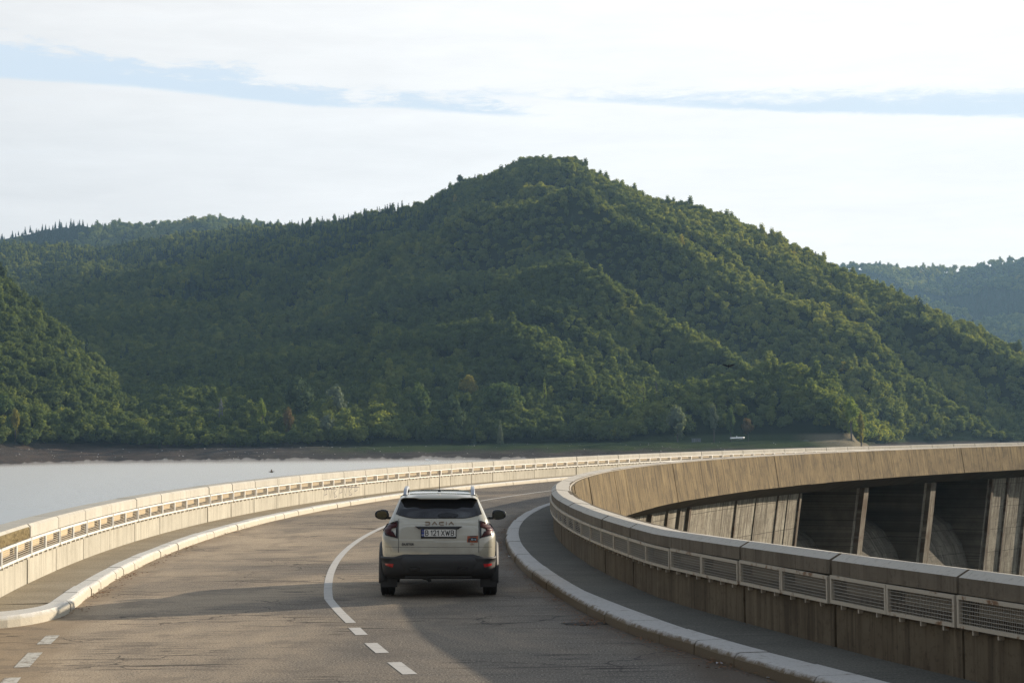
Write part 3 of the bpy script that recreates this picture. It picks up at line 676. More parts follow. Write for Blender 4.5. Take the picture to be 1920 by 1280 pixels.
    mb = MB(); surf_patch(mb, [(.435, .855), (.60, .85), (.605, .955), (.44, .95)], 6, 6, .006); sk = mb.build('sticker', org, root)
    mb = MB()
    for qd in ([(.475,.935),(.585,.937),(.585,.951),(.475,.949)], [(.452,.858),(.475,.858),(.475,.92),(.455,.915)], [(.485,.875),(.578,.873),(.58,.925),(.487,.927)], [(.59,.86),(.6,.86),(.6,.9),(.59,.9)], [(.468,.895),(.49,.9),(.49,.915),(.468,.91)]): surf_patch(mb, qd, 2, 2, .008)
    mb.build('sticker_print', dk, sk)
    text('Fleet', .036, .535, rear(.53, .9)-.011, .895, lb, sk, 'sticker_lettering', 1.05, .0006, bold=.0012)
    mb = MB()
    for i in range(16): xx = random.uniform(.49, .56); z_ = random.uniform(.81, .85); mb.tube((xx, rear(xx, z_)-.006, z_), (xx+random.uniform(-.012,.012), rear(xx, z_)-.006, z_-.012), .0014, .0014, 4)
    mb.build('sticker_drip', org, sk)
    # side glass
    for sx in (-1, 1):
        def sidex(y, z): return sx*(ww(z)+.004)
        mb = MB(); nz = 5
        for (ya0, ya1, yb0, yb1) in ((-.15,.62,.02,.60),(.68,1.60,.66,1.30),(1.66,2.10,1.36,1.52)):
            vs = []
            for j in range(nz+1):
                v = j/nz; z = 1.17+(1.49-1.17)*v; y0 = ya0*(1-v)+yb0*v; y1 = ya1*(1-v)+yb1*v
                vs += [(sidex(y0, z), y0, z), (sidex(y1, z), y1, z)]
            mb.add(vs, [(2*j, 2*j+1, 2*j+3, 2*j+2) for j in range(nz)])
        mb.build('side_window', glassm, root, True)
    # mirrors
    mg, t, b, o_ = new_mat('mirror glass'); b.inputs['Base Color'].default_value = (.10,.115,.11,1); b.inputs['Metallic'].default_value = 1; b.inputs['Roughness'].default_value = .03
    for sx in (-1, 1):
        mb = MB(); cx_ = sx*.975; rings = []
        for (dy, s_) in ((-.045, .93), (-.03, 1.), (.03, 1.), (.10, .82), (.15, .45)):
            rr = []
            for i in range(20):
                a = 2*pi*i/20; ex = abs(cos(a))**.62*(1 if cos(a) > 0 else -1); ez = abs(sin(a))**.7*(1 if sin(a) > 0 else -1)
                tap = 1-.26*max(0, sx*ex); rr.append((cx_+.118*s_*ex, 2.02+dy, 1.155+.085*s_*ez*tap+.006))
            rings.append(rr)
        mb.sweep(rings); hs = mb.build('door_mirror', gloss, root, True); fixn(hs)
        mb = MB(); mb.add([(cx_+(.088*abs(cos(2*pi*i/16))**.7*(1 if cos(2*pi*i/16) > 0 else -1)), 1.972, 1.16+.062*abs(sin(2*pi*i/16))**.8*(1 if sin(2*pi*i/16) > 0 else -1)) for i in range(16)], [tuple(range(16))]); g_ = mb.build('mirror_glass', mg, hs); fixn(g_)
        mb = MB(); mb.hexa([(sx*.70,2.0,1.075),(sx*.90,2.0,1.085),(sx*.90,2.09,1.085),(sx*.70,2.09,1.075),(sx*.70,2.0,1.12),(sx*.90,2.0,1.125),(sx*.90,2.09,1.125),(sx*.70,2.09,1.12)]); fixn(mb.build('mirror_arm', gloss, hs))
    # wheels and arches
    for sx in (-1, 1):
        for y0 in (0, 2.657):
            mb = MB(); rings = []; xo = sx*.905; xi = sx*.685; Rr = .345
            prof = [(0, .24), (0, .30), (.012, .325), (.035, .342), (.06, .345), (.062, .337), (.07, .337), (.072, .346), (.105, .347), (.107, .337), (.117, .337), (.119, .347), (.15, .346), (.152, .337), (.16, .337), (.162, .345), (.19, .342), (.21, .325), (.22, .30), (.22, .24)]
            for i in range(49):
                a = 2*pi*i/48; rings.append([(xo-sx*d, y0+r*sin(a), Rr+.001+r*cos(a)) for d, r in prof])
            mb.sweep(rings, closed=False); ty = mb.build('tyre', rubber, root, True); fixn(ty)
            mb = MB()                                       # tread blocks
            for i in range(60):
                a = 2*pi*(i+.5*0)/60
                for (d0, d1) in ((.015, .055), (.165, .205)):
                    for s_ in (0,):
                        r0, r1 = .338, .350; e = .028
                        mb.hexa([(xo-sx*d, y0+r*sin(a+q), Rr+r*cos(a+q)) for r in (r0, r1) for d, q in ((d0, -e), (d1, -e), (d1, e), (d0, e))])
            tb = mb.build('tread_block', rubber, ty); fixn(tb)
            mb = MB(); n = 30
            for i in range(10):
                a = 2*pi*i/10; mb.hexa([(xo-sx*d, y0+r*sin(a)+q*cos(a), Rr+r*cos(a)-q*sin(a)) for d in (.03, .05) for r, q in ((.04, -.02), (.225, -.012), (.225, .012), (.04, .02))])
            mb.tube((xo-sx*.02, y0, Rr), (xo-sx*.09, y0, Rr), .05, .05, 16); mb.tube((xo-sx*.05, y0, Rr), (xo-sx*.21, y0, Rr), .238, .238, 30)
            rm = mb.build('wheel_rim', silver, root); fixn(rm)
            mb = MB(); rings = []
            for i in range(21):
                a = rad(-112)+rad(224)*i/20; r0 = .40; r1 = .475
                rings.append([(sx*(.80), y0+r0*sin(a), Rr+.03+r0*cos(a)), (sx*.915, y0+r0*sin(a), Rr+.03+r0*cos(a)), (sx*.925, y0+(r0+.03)*sin(a), Rr+.03+(r0+.03)*cos(a)), (sx*.885, y0+r1*sin(a), Rr+.03+r1*cos(a)), (sx*.80, y0+r1*sin(a), Rr+.03+r1*cos(a))])
            mb.sweep(rings); fl_ = mb.build('wheel_arch', plastic, root, True); fixn(fl_)
    for sx in (-1, 1):
        mb = MB(); mb.hexa([(sx*.64,-.44,.15),(sx*.885,-.44,.15),(sx*.885,-.40,.15),(sx*.64,-.40,.15),(sx*.64,-.50,.60),(sx*.895,-.50,.60),(sx*.895,-.44,.60),(sx*.64,-.44,.60)])
        fixn(mb.build('mud_flap', plastic, root))
    # under the car: axle beam, springs, exhaust
    mb = MB(); mb.tube((-.70, .0, .275), (-.40, -.05, .325), .018, .018, 8); mb.tube((.70, .0, .275), (.38, -.05, .325), .018, .018, 8); mb.tube((-.5, -.02, .31), (.5, -.02, .31), .035, .035, 8); mb.tube((.66, .02, .25), (.40, .02, .30), .012, .012, 6)
    mb.build('rear_axle', plastic, root)
    mb = MB(); mb.tube((-.17, -.5, .285), (-.17, -.2, .30), .034, .034, 10); mb.tube((-.17, -.5, .285), (-.14, -.60, .262), .027, .03, 10); mb.tube((-.30, -.42, .31), (-.22, -.45, .275), .02, .016, 8); mb.tube((-.22, -.45, .275), (-.17, -.48, .285), .016, .016, 8)
    mb.build('exhaust', plastic, root)
    mb = MB()
    mb.box((0, 1.4, .30), (1.3, 3.4, .03)); mb.build('floor_pan', plastic, root)
    root.location = (-1.188, 31.30, .002); root.rotation_euler = (0, rad(.75), rad(1.5))
    return root
car()

# ------------------------------------------------------------------ terrain beyond the lake
def ray(x, y):
    xx = x-960; yy = y-640; cr, sr = cos(ROLL), sin(ROLL)
    u = (xx*cr+yy*sr)/FP; v = -(-xx*sr+yy*cr)/FP; c, s = cos(PITCH), sin(PITCH)
    return u, c-v*s, s+v*c
def tanel(x, y): dx, dy, dz = ray(x, y); return dz/dy       # rise per metre of forward distance
def zof(x, y, r): return EYE + r*tanel(x, y)                # r = forward distance
LAKE = -8.1
def hash2(i, j, s):
    h = (i.astype(np.int64)*374761393 + j.astype(np.int64)*668265263 + s*1442695041) & 0x7fffffff
    h = ((h ^ (h >> 13))*1274126177) & 0x7fffffff
    return ((h ^ (h >> 16)) & 0xffff)/65535.
def vn(x, y, s=0):
    i = np.floor(x); j = np.floor(y); fx = x-i; fy = y-j; fx = fx*fx*(3-2*fx); fy = fy*fy*(3-2*fy)
    return (hash2(i, j, s)*(1-fx)+hash2(i+1, j, s)*fx)*(1-fy)+(hash2(i, j+1, s)*(1-fx)+hash2(i+1, j+1, s)*fx)*fy
def fbm(x, y, s=0, o=4):
    t = 0; a = .5; n = 0
    for k in range(o): t = t+a*vn(x*2**k, y*2**k, s+k*17); n += a; a *= .5
    return t/n
def tab(T):
    xs = np.array([t[0] for t in T], float); return lambda x, c=1: np.interp(x, xs, np.array([t[c] for t in T], float))
A_sky = [(-900,430,2100),(-400,455,2100),(0,455,2000),(200,458,1950),(350,436,1900),(510,419,1850),(560,417,1800),(640,406,1750),(700,394,1680),(800,378,1560),(815,366,1540),(850,346,1510),(870,338,1490),(930,322,1440),(1000,294,1390),(1070,289,1350),(1100,304,1335),(1140,332,1310),(1200,358,1290),(1250,374,1280),(1310,384,1270),(1400,418,1250),(1440,438,1235),(1500,458,1215),(1540,474,1200),(1560,490,1190),(1600,508,1175),(1650,532,1160),(1720,562,1140),(1800,594,1120),(1860,622,1110),(1920,648,1100),(2050,700,1080),(2200,745,1060),(2600,810,1050)]
tA = tab(A_sky); ARI = tab([(x, zof(x, y, r)-6.3) for x, y, r in A_sky])
rs_ = tab([(-900,640),(-200,650),(0,675),(100,700),(200,712),(400,705),(650,697),(800,690),(1000,655),(1200,640),(1500,640),(1600,650),(1640,820),(1700,900),(1920,930),(2600,930)])
bl_ = tab([(-900,40),(0,48),(200,40),(400,36),(640,48),(800,75),(1000,110),(1200,120),(1500,118),(1600,90),(1640,45),(1700,45),(2600,45)])
rbA_ = tab([(-900,680),(-200,690),(0,723),(100,738),(200,752),(400,741),(640,745),(800,765),(1000,768),(1150,785),(1300,825),(1500,870),(1640,890),(1700,946),(1920,976),(2600,976)])
zb_t = tab([(x, zof(x, y, float(rs_(x)+bl_(x)))) for x, y in [(-900,848),(0,843),(100,843),(200,842),(400,840),(640,838),(720,836),(800,835),(1000,832),(1200,829),(1400,827),(1580,826),(1640,833),(1700,830),(1920,828),(2600,822)]])
C_sky = [(1120,828,800),(1180,785,800),(1230,748,800),(1290,718,805),(1350,693,810),(1400,682,815),(1460,688,815),(1520,696,810),(1555,715,805),(1580,742,800),(1600,780,790),(1612,826,780)]
tC = tab(C_sky); CZ = tab([(x, zof(x, y, r)-7) for x, y, r in C_sky])
B_sky = [(-900,330,1000),(-300,395,960),(0,500,930),(30,526,920),(60,553,912),(100,586,905),(150,628,895),(200,690,880),(250,752,850),(290,804,810),(315,838,780)]
tB = tab(B_sky); BZ = tab([(x, zof(x, y, r)-8.5) for x, y, r in B_sky])
def sm(t): t = np.clip(t, 0, 1); return t*t*(3-2*t)
def hgt(px, r):
    rs = rs_(px); bl = bl_(px); zb = zb_t(px); rb = rs+bl
    lat = (px-960)/FP*r
    nb = fbm(lat/9+3, r/9, 5, 3)-.5
    t = np.clip((r-rs)/bl, -1, 1)
    bank = LAKE+(zb-LAKE)*np.where(t > 0, np.minimum(1, t*1.25)**.8, t*.8) + nb*2.0*sm(np.clip(t*3, 0, 1))
    # main mountain
    rbA = np.maximum(rb, rbA_(px)); rr = tA(px, 2); zr = ARI(px); s = (r-rbA)/(rr-rbA); sc = np.clip(s, 0, 1)
    shp = np.where(px < 700, sc**1.12, sc**.96)
    z = zb+(zr-zb)*shp
    q = lat*.80+r*.60; p_ = lat*.60-r*.80
    wq = q+60*(fbm(lat/260, r/260, 3, 2)-.5)
    rid = 1-np.abs(2*((wq/118+.35*vn(p_/300, q*0+1, 8)) % 1)-1)
    amp = 34*sm((px-350)/700)+14
    sp = (rid-.5)*amp*(.55+.9*fbm(q/150, p_/220, 41, 2)) + (fbm(lat/95, r/130, 9, 4)-.5)*74 + (fbm(lat/38, r/52, 19, 3)-.5)*15
    w2 = q+26*(fbm(lat/90, r/90, 33, 3)-.5); r2 = 1-np.abs(2*((w2/47+.5*vn(p_/120, q*0+4, 18)) % 1)-1)
    sp = sp*.8+(r2-.5)*(6+15*sm((px-500)/500))*(.4+1.0*fbm(q/80, p_/90, 51, 2))
    z = z+(sp-8)*(np.clip(sc, 0, 1)**.6)*sm((1-sc)*3.2)
    z = np.minimum(z, EYE+r*(zr-EYE)/rr-9*sm((1-s)*5)*(s < 1))     # spurs stay below the crest line
    z = np.where(s > 1, zr-(r-rr)*.55, z)
    A = np.where(s > 0, z, bank)
    # wooded knoll in front
    rc = tC(px, 2); zc = CZ(px); sC = (r-rb)/(rc-rb)
    Cz = zb+(zc-zb)*np.clip(sC, 0, 1)**.55 + (fbm(lat/26, r/26, 77, 3)-.5)*9*sm(sC*3)*sm((1.02-sC)*6); Cz = np.where(sC > 1, zc-(r-rc)*.9, Cz)
    Cz = np.where((px > 1120) & (px < 1614) & (sC > 0), Cz, -99)
    rB = tB(px, 2); zB = BZ(px); sB = (r-rb)/(rB-rb)
    Bz = zb+(zB-zb)*np.clip(sB, 0, 1)**.95 + (fbm(lat/60, r/60, 97, 3)-.5)*16*sm(sB*3)*sm((1.02-sB)*6); Bz = np.where(sB > 1, zB-(r-rB)*.6, Bz)
    Bz = np.where((px < 316) & (sB > 0), Bz, -99)
    return np.maximum(np.maximum(A, Cz), Bz)
def wpos(px, r): return (px-960)/FP*r
def grid_mesh(name, pxs, rs, hf, mat, kind='structure'):
    PX, RR = np.meshgrid(pxs, rs); ZZ = hf(PX, RR); XX = wpos(PX, RR)
    v = np.stack([XX, RR, ZZ], -1).reshape(-1, 3); nx, nr = len(pxs), len(rs)
    i = np.arange(nr-1)[:, None]*nx+np.arange(nx-1)[None]; f = np.stack([i, i+1, i+nx+1, i+nx], -1).reshape(-1, 4)
    me = bpy.data.meshes.new(name); me.vertices.add(len(v)); me.vertices.foreach_set('co', v.ravel()); me.loops.add(f.size); me.loops.foreach_set('vertex_index', f.ravel())
    me.polygons.add(len(f)); me.polygons.foreach_set('loop_start', np.arange(len(f))*4); me.polygons.foreach_set('loop_total', np.full(len(f), 4)); me.update(calc_edges=True); me.polygons.foreach_set('use_smooth', np.ones(len(f), bool))
    me.materials.append(mat); o = bpy.data.objects.new(name, me); COL.objects.link(o); o['kind'] = kind; return o
def ground_mat():
    m, t, b, o = new_mat('eroded bank and forest floor'); p = coord(t); g = t.a('ShaderNodeNewGeometry'); xyz = t.a('ShaderNodeSeparateXYZ', {0: p})
    n = t.noise(p, .09, 6, .7); n2 = t.noise(p, .8, 5, .75); lay = t.noise(p, 1, 4, .7, (.03, .03, 1.1), .3)
    c = t.mix(t.step(n, .35, .65), (.070,.060,.052), (.110,.095,.082)); c = t.mix(t.m('MULTIPLY', t.step(lay, .45, .6), .5), c, (.055,.05,.048))
    c = t.mix(t.m('MULTIPLY', t.step(n2, .62, .72), .6), c, (.30,.28,.26))
    red = t.m('MULTIPLY', t.step(t.m('MULTIPLY', xyz.outputs[0], -1.), 95, 150), t.step(n, .4, .6)); c = t.mix(t.m('MULTIPLY', red, .3), c, (.10,.06,.042))
    gr = t.m('MULTIPLY', t.step(t.m('ADD', xyz.outputs[2], t.m('MULTIPLY', t.m('SUBTRACT', n, .5), 5.)), -5.6, -4.0), t.step(xyz.outputs[0], -85, -45))
    c = t.mix(gr, c, (.050,.066,.030)); 
    sand = t.m('MULTIPLY', t.step(xyz.outputs[0], 104, 118), t.step(t.m('MULTIPLY', xyz.outputs[1], -1.), -800, -790)); c = t.mix(t.m('MULTIPLY', sand, .8), c, (.24,.20,.14))
    c = t.mix(t.step(xyz.outputs[2], -.8, .6), c, (.018,.026,.012))
    t.l.new(c, b.inputs['Base Color']); b.inputs['Roughness'].default_value = 1; b.inputs['Specular IOR Level'].default_value = 0; bump(t, b, t.m('ADD', n2, lay), .8, .6); return m
GM = ground_mat()
rs = np.concatenate([np.linspace(560, 880, 110), np.linspace(884, 1500, 130), np.linspace(1510, 2300, 60)])
hills = grid_mesh('hills', np.arange(-800, 2500, 9.), rs, hgt, GM)
# far hills
FM = plain('far forest floor', (.03,.036,.022), 1); FM.node_tree.nodes['Principled BSDF'].inputs['Specular IOR Level'].default_value = 0
D_sky = [(-900,470,2900),(-200,455,2850),(0,434,2800),(60,422,2800),(110,413,2780),(150,409,2760),(230,418,2750),(290,420,2740),(340,413,2700),(400,404,2680),(430,408,2680),(500,416,2680),(560,427,2680),(640,445,2700),(760,520,2750)]
tD = tab(D_sky); DZ = tab([(x, zof(x, y, r)-9) for x, y, r in D_sky])
E_sky = [(1380,520,3700),(1500,505,3700),(1590,494,3700),(1700,500,3700),(1760,501,3700),(1835,499,3700),(1850,490,3650),(1900,484,3600),(1960,480,3550),(2200,440,3500),(2600,380,3500)]
tE = tab(E_sky); EZ = tab([(x, zof(x, y, r)-9) for x, y, r in E_sky])
def far_h(T, Zt, r0, s):
    def f(px, r):
        rr = T(px, 2); zr = Zt(px); t = (r-r0)/(rr-r0); lat = (px-960)/FP*r
        z = -5+(zr+5)*np.clip(t, 0, 1)**.9 + (fbm(lat/160, r/220, s, 4)-.5)*90*np.clip(t, 0, 1)**.6*sm((1-t)*6)
        return np.where(t > 1, zr-(r-rr)*.6, z)
    return f
hD = far_h(tD, DZ, 2150, 31); hE = far_h(tE, EZ, 2350, 57)
grid_mesh('far_hill', np.arange(-800, 800, 12.), np.linspace(2300, 3150, 60), hD, FM)
grid_mesh('far_hill', np.arange(1200, 2600, 12.), np.linspace(2350, 4000, 90), hE, FM)

# ground sheet under everything + downstream valley, lake
vm = plain('valley floor', (.05,.055,.035), 1, 0, .3, .01)
mesh_obj('ground', [(-9000,-6000,-62),(9000,-6000,-62),(9000,12000,-62),(-9000,12000,-62)], [(0,1,2,3)], vm)['kind'] = 'structure'
def water_mat():
    m, t, b, o = new_mat('rippled lake'); p = coord(t)
    b.inputs['Base Color'].default_value = (.34, .42, .50, 1); b.inputs['Roughness'].default_value = .2; b.inputs['IOR'].default_value = 1.6
    n = t.noise(p, 1, 3, .6, (1.6, .9, 1)); n2 = t.noise(p, 1, 3, .6, (.25, .12, 1)); n3 = t.noise(p, 1, 2, .5, (6, 4, 1))
    h = t.m('ADD', t.m('ADD', t.m('MULTIPLY', n, .06), t.m('MULTIPLY', n2, .20)), t.m('MULTIPLY', n3, .012))
    nn = t.a('ShaderNodeBump', {'Height': h, 'Strength': 1., 'Distance': 1.}); t.l.new(nn.outputs[0], b.inputs['Normal']); return m
vs = []; fs = []; AA = np.arange(60, 232, 2.); RRs = [R+.2, R+30, R+120, R+400, R+1100, R+3000]
for a in AA:
    for q in RRs: vs.append((CX+q*cos(rad(a)), CY+q*sin(rad(a)), LAKE))
L = len(RRs)
for i in range(len(AA)-1):
    for j in range(L-1): fs.append((i*L+j, i*L+j+1, (i+1)*L+j+1, (i+1)*L+j))
wt = mesh_obj('lake_water', vs, fs, water_mat()); wt['kind'] = 'structure'; fixn(wt)
if wt.data.polygons[0].normal.z < 0: wt.data.flip_normals()

# ------------------------------------------------------------------ foliage
def leaf_mat(name, stops, trans=.35):
    m = bpy.data.materials.new(name); m.use_nodes = True; t = N(m.node_tree); t.n.clear()
    at = t.a('ShaderNodeAttribute', attribute_type='INSTANCER', attribute_name='tint').outputs['Fac']
    rnd = t.noise(coord(t), .55, 3, .7)
    f = t.m('ADD', at, t.m('MULTIPLY', t.m('SUBTRACT', rnd, .5), .30))
    c = t.ramp(f, stops)
    d = t.a('ShaderNodeBsdfDiffuse', {0: c}); tr = t.a('ShaderNodeBsdfTranslucent', {0: t.mix(1., c, (1.25, 1.2, .55), 'MULTIPLY')})
    mx = t.a('ShaderNodeMixShader', {0: trans, 1: d.outputs[0], 2: tr.outputs[0]}); t.l.new(mx.outputs[0], t.a('ShaderNodeOutputMaterial').inputs[0]); return m
LEAF = leaf_mat('leaves', [(0, (.068,.096,.046)), (.35, (.128,.168,.064)), (.6, (.225,.255,.078)), (.78, (.33,.34,.09)), (.9, (.37,.29,.095)), (1, (.29,.19,.08))], .46)  # upper stops yellowed so the leaves look sunlit
NEED = leaf_mat('needles', [(0, (.040,.064,.050)), (.6, (.066,.100,.068)), (1, (.10,.13,.07))], .12)
BARK = plain('bark', (.10,.085,.07), .95, 0, .3, 3)
def crown_mesh(name, nl, cards, size, h, w_, seed, mat, cone=False, low=.28, core=True):
    r = np.random.default_rng(seed); V = []; F = []; mi = []
    def quad(p, n, s_):
        n = n/np.linalg.norm(n); t1 = np.cross(n, [0, 0, 1.]); t1 = t1/(np.linalg.norm(t1)+1e-6) if np.linalg.norm(t1) > 1e-3 else np.array([1., 0, 0]); t2 = np.cross(n, t1)
        a = r.uniform(0, 2*pi); u = t1*cos(a)+t2*sin(a); v = -t1*sin(a)+t2*cos(a); b = len(V)
        k = r.uniform(.6, 1.1)
        V.extend([p-u*s_*k, p-v*s_*.8+n*s_*.15, p+u*s_, p+v*s_*.8*k-n*s_*.1]); F.append((b, b+1, b+2, b+3)); mi.append(0)
    lobes = []
    if cone:
        for i in range(cards):
            z = h*(.08+.92*(1-r.random()**.62)); rr = w_*(1-z/h)**.85*r.uniform(.55, 1.05)+.12; a = r.uniform(0, 2*pi)
            p = np.array([rr*cos(a), rr*sin(a), z-.3*rr]); quad(p, np.array([cos(a)*.6, sin(a)*.6, .8])+r.normal(0, .35, 3), size*(.5+.7*(1-z/h)))
    else:
        for i in range(nl):
            a = i*2.399+r.uniform(-.4, .4); q = math.sqrt((i+.5)/nl); z = h*(.50+.36*(1-q*q)*1.0+r.uniform(-.08, .08)) if i % 3 else h*r.uniform(low+.12, .62)
            lobes.append((np.array([cos(a)*q*w_*.62, sin(a)*q*w_*.62, z]), np.array([w_*r.uniform(.34, .50)]*2+[h*r.uniform(.15, .23)])))
        lobes.append((np.array([0, 0, h*.80]), np.array([w_*.42, w_*.42, h*.19])))
        for i in range(cards):
            c, e = lobes[int(r.integers(len(lobes)))]; d = r.normal(0, 1, 3); d /= np.linalg.norm(d); d[2] = d[2]*.8+.15
            p = c+d*e*r.uniform(.80, 1.10); quad(p, d+r.normal(0, .30, 3), size*r.uniform(.6, 1.25))
    if core and not cone:
        for c, e in lobes:
            b = len(V); vs_ = [(0,0,1),(.894,0,.447),(.276,.851,.447),(-.724,.526,.447),(-.724,-.526,.447),(.276,-.851,.447),(.724,.526,-.447),(-.276,.851,-.447),(-.894,0,-.447),(-.276,-.851,-.447),(.724,-.526,-.447),(0,0,-1)]
            V.extend([c+np.array(v)*e*.66 for v in vs_])
            for f in [(0,1,2),(0,2,3),(0,3,4),(0,4,5),(0,5,1),(1,6,2),(2,7,3),(3,8,4),(4,9,5),(5,10,1),(2,6,7),(3,7,8),(4,8,9),(5,9,10),(1,10,6),(6,11,7),(7,11,8),(8,11,9),(9,11,10),(10,11,6)]: F.append(tuple(b+i for i in f)); mi.append(0)
    me = bpy.data.meshes.new(name); me.from_pydata([tuple(v) for v in V], [], F); me.materials.append(mat); me.update(); return me
vcol = bpy.data.collections.new('forest_variants')
def variants(specs, prefix):
    c = bpy.data.collections.new(prefix)
    for i, me in enumerate(specs): c.objects.link(bpy.data.objects.new('%s_crown' % prefix, me))
    return c
DEC = variants([crown_mesh('beech', 9, 420, .62, 11, 4.6, s_, LEAF) for s_ in (1, 2, 3, 4, 5)] + [crown_mesh('poplar', 7, 360, .55, 14, 3.3, 9, LEAF), crown_mesh('oak', 12, 480, .66, 10, 5.6, 12, LEAF)], 'broadleaf')
CON = variants([crown_mesh('spruce', 0, 330, .85, 15, 2.5, s_, NEED, cone=True) for s_ in (21, 22, 23)], 'conifer')
def forest(name, pts, sc, tint, coll):
    n = len(pts); me = bpy.data.meshes.new(name); me.vertices.add(n); me.vertices.foreach_set('co', np.asarray(pts, np.float32).ravel())
    for k, v in (('tint', tint), ('sc', sc), ('rot', rng.uniform(0, 6.28, n)), ('rx', rng.uniform(-.06, .06, n))):
        at = me.attributes.new(k, 'FLOAT', 'POINT'); at.data.foreach_set('value', np.asarray(v, np.float32))
    me.update(); o = bpy.data.objects.new(name, me); COL.objects.link(o); o['kind'] = 'stuff'
    g = bpy.data.node_groups.new(name, 'GeometryNodeTree'); g.interface.new_socket('Geometry', in_out='INPUT', socket_type='NodeSocketGeometry'); g.interface.new_socket('Geometry', in_out='OUTPUT', socket_type='NodeSocketGeometry')
    nd = g.nodes; L = g.links; gi = nd.new('NodeGroupInput'); go = nd.new('NodeGroupOutput')
    ci = nd.new('GeometryNodeCollectionInfo'); ci.inputs['Collection'].default_value = coll; ci.inputs['Separate Children'].default_value = True; ci.inputs['Reset Children'].default_value = True
    ip = nd.new('GeometryNodeInstanceOnPoints'); ip.inputs['Pick Instance'].default_value = True
    def attr(nm):
        a = nd.new('GeometryNodeInputNamedAttribute'); a.data_type = 'FLOAT'; a.inputs['Name'].default_value = nm; return a.outputs['Attribute']
    cx_ = nd.new('ShaderNodeCombineXYZ'); L.new(attr('rx'), cx_.inputs[0]); L.new(attr('rot'), cx_.inputs[2])
    L.new(gi.outputs[0], ip.inputs['Points']); L.new(ci.outputs[0], ip.inputs['Instance']); L.new(cx_.outputs[0], ip.inputs['Rotation']); L.new(attr('sc'), ip.inputs['Scale'])
    L.new(ip.outputs[0], go.inputs[0]); md = o.modifiers.new('trees', 'NODES'); md.node_group = g; return o
def scatter(hf, px0, px1, r0, r1, sp):
    out = []; r = r0; runmax = None
    X0 = []; 
    while r < r1:
        lat0, lat1 = wpos(px0, r), wpos(px1, r); n = int((lat1-lat0)/sp)
        lat = np.linspace(lat0, lat1, n)+rng.uniform(-.45, .45, n)*sp; rr = r+rng.uniform(-.45, .45, n)*sp
        px = lat/rr*FP+960; X0.append(np.stack([px, rr, lat], 1)); r += sp*.9
    P_ = np.concatenate(X0); z = hf(P_[:, 0], P_[:, 1]); return P_[:, 0], P_[:, 1], P_[:, 2], z
def cull(px, r, z, top, hf_list, margin=3.):
    """drop trees whose tops lie well behind nearer ground"""
    bins = ((px+1000)/6).astype(int); order = np.argsort(r); mx = np.full(bins.max()+2, -9.); keep = np.zeros(len(px), bool)
    e_top = (z+top-EYE)/r; e_g = (z+6-EYE)/r
    for i in order:
        if e_top[i] > mx[bins[i]]-margin/r[i]: keep[i] = True
        if e_g[i] > mx[bins[i]]: mx[bins[i]] = e_g[i]
    return keep
px, rr, lat, zz = scatter(hgt, -420, 2330, 690, 2080, 4.4)
ok = (rr > rs_(px)+bl_(px)+1.5) & (rr < tA(px, 2)+25)
px, rr, lat, zz = px[ok], rr[ok], lat[ok], zz[ok]
k = cull(px, rr, zz, 15, None); px, rr, lat, zz = px[k], rr[k], lat[k], zz[k]
s_ = (rr-rs_(px)-bl_(px))/(tA(px, 2)-rs_(px)-bl_(px))
cz = fbm(lat/120, rr/120, 66, 3)
con = ((px+160*(cz-.5)*2+rng.normal(0, 25, len(px)) < 790) & (rr > 1150) & (s_+.22*(cz-.5)*2+rng.normal(0, .03, len(px)) > .70) & (px > -400) & (rng.random(len(px)) < .72)) | (rng.random(len(px)) < .035) | ((px > 960) & (px < 1260) & (rr < 900) & (cz > .52) & (rng.random(len(px)) < .5))
tint = .08+.46*fbm(lat/55, rr/55, 88, 3)+rng.normal(0, .10, len(px))+.16*sm((s_-.2)/.8)+.14*sm((px-900)/900)  # rises uphill and to the right: sunlit yellow painted into the leaves
tint = np.minimum(tint, .76)+(rng.random(len(px)) < .02)*.16
big = fbm(lat/30, rr/30, 14, 2)
sc = (.44+.52*big+rng.normal(0, .08, len(px)))*np.where(rr < 900, 1.12, 1.)
edge = rr < rs_(px)+bl_(px)+14
sc = np.where(edge, sc*.85, sc)
pts = np.stack([lat, rr, zz-1.2], 1)
print('forest', len(px), con.sum())
forest('forest', pts[~con], np.clip(sc[~con], .38, 1.0), np.clip(tint[~con], 0, 1), DEC)
forest('forest', pts[con], np.clip(sc[con]*rng.uniform(.45, 1.0, con.sum()), .28, .85), np.clip(rng.normal(.45, .2, con.sum()), 0, 1), CON)
for hf, T, p0, p1, r0, r1, sp in ((hD, tD, -420, 700, 2320, 2840, 9.5), (hE, tE, 1480, 2330, 2420, 3760, 12.5)):
    px, rr, lat, zz = scatter(hf, p0, p1, r0, r1, sp); ok = rr < T(px, 2)+20; px, rr, lat, zz = px[ok], rr[ok], lat[ok], zz[ok]
    near = ARI(px)  # hidden behind the main mountain
    e1 = (near+6-EYE)/tA(px, 2); ok = (zz+16-EYE)/rr > e1-.002; px, rr, lat, zz = px[ok], rr[ok], lat[ok], zz[ok]
    k = cull(px, rr, zz, 16, None); px, rr, lat, zz = px[k], rr[k], lat[k], zz[k]
    cz = fbm(lat/200, rr/200, 5, 2); con = (cz > .68) | (rng.random(len(px)) < .04)
    pts = np.stack([lat, rr, zz-1.5], 1); tint = .3+.4*fbm(lat/90, rr/90, 8, 2)+rng.normal(0, .1, len(px)); sc = rng.uniform(.95, 1.5, len(px))
    print('far', len(px))
    forest('far_forest', pts[~con], sc[~con], np.clip(tint[~con], 0, 1), DEC)
    if con.sum(): forest('far_forest', pts[con], sc[con]*rng.uniform(.35, .65, con.sum()), np.full(con.sum(), .5), CON)

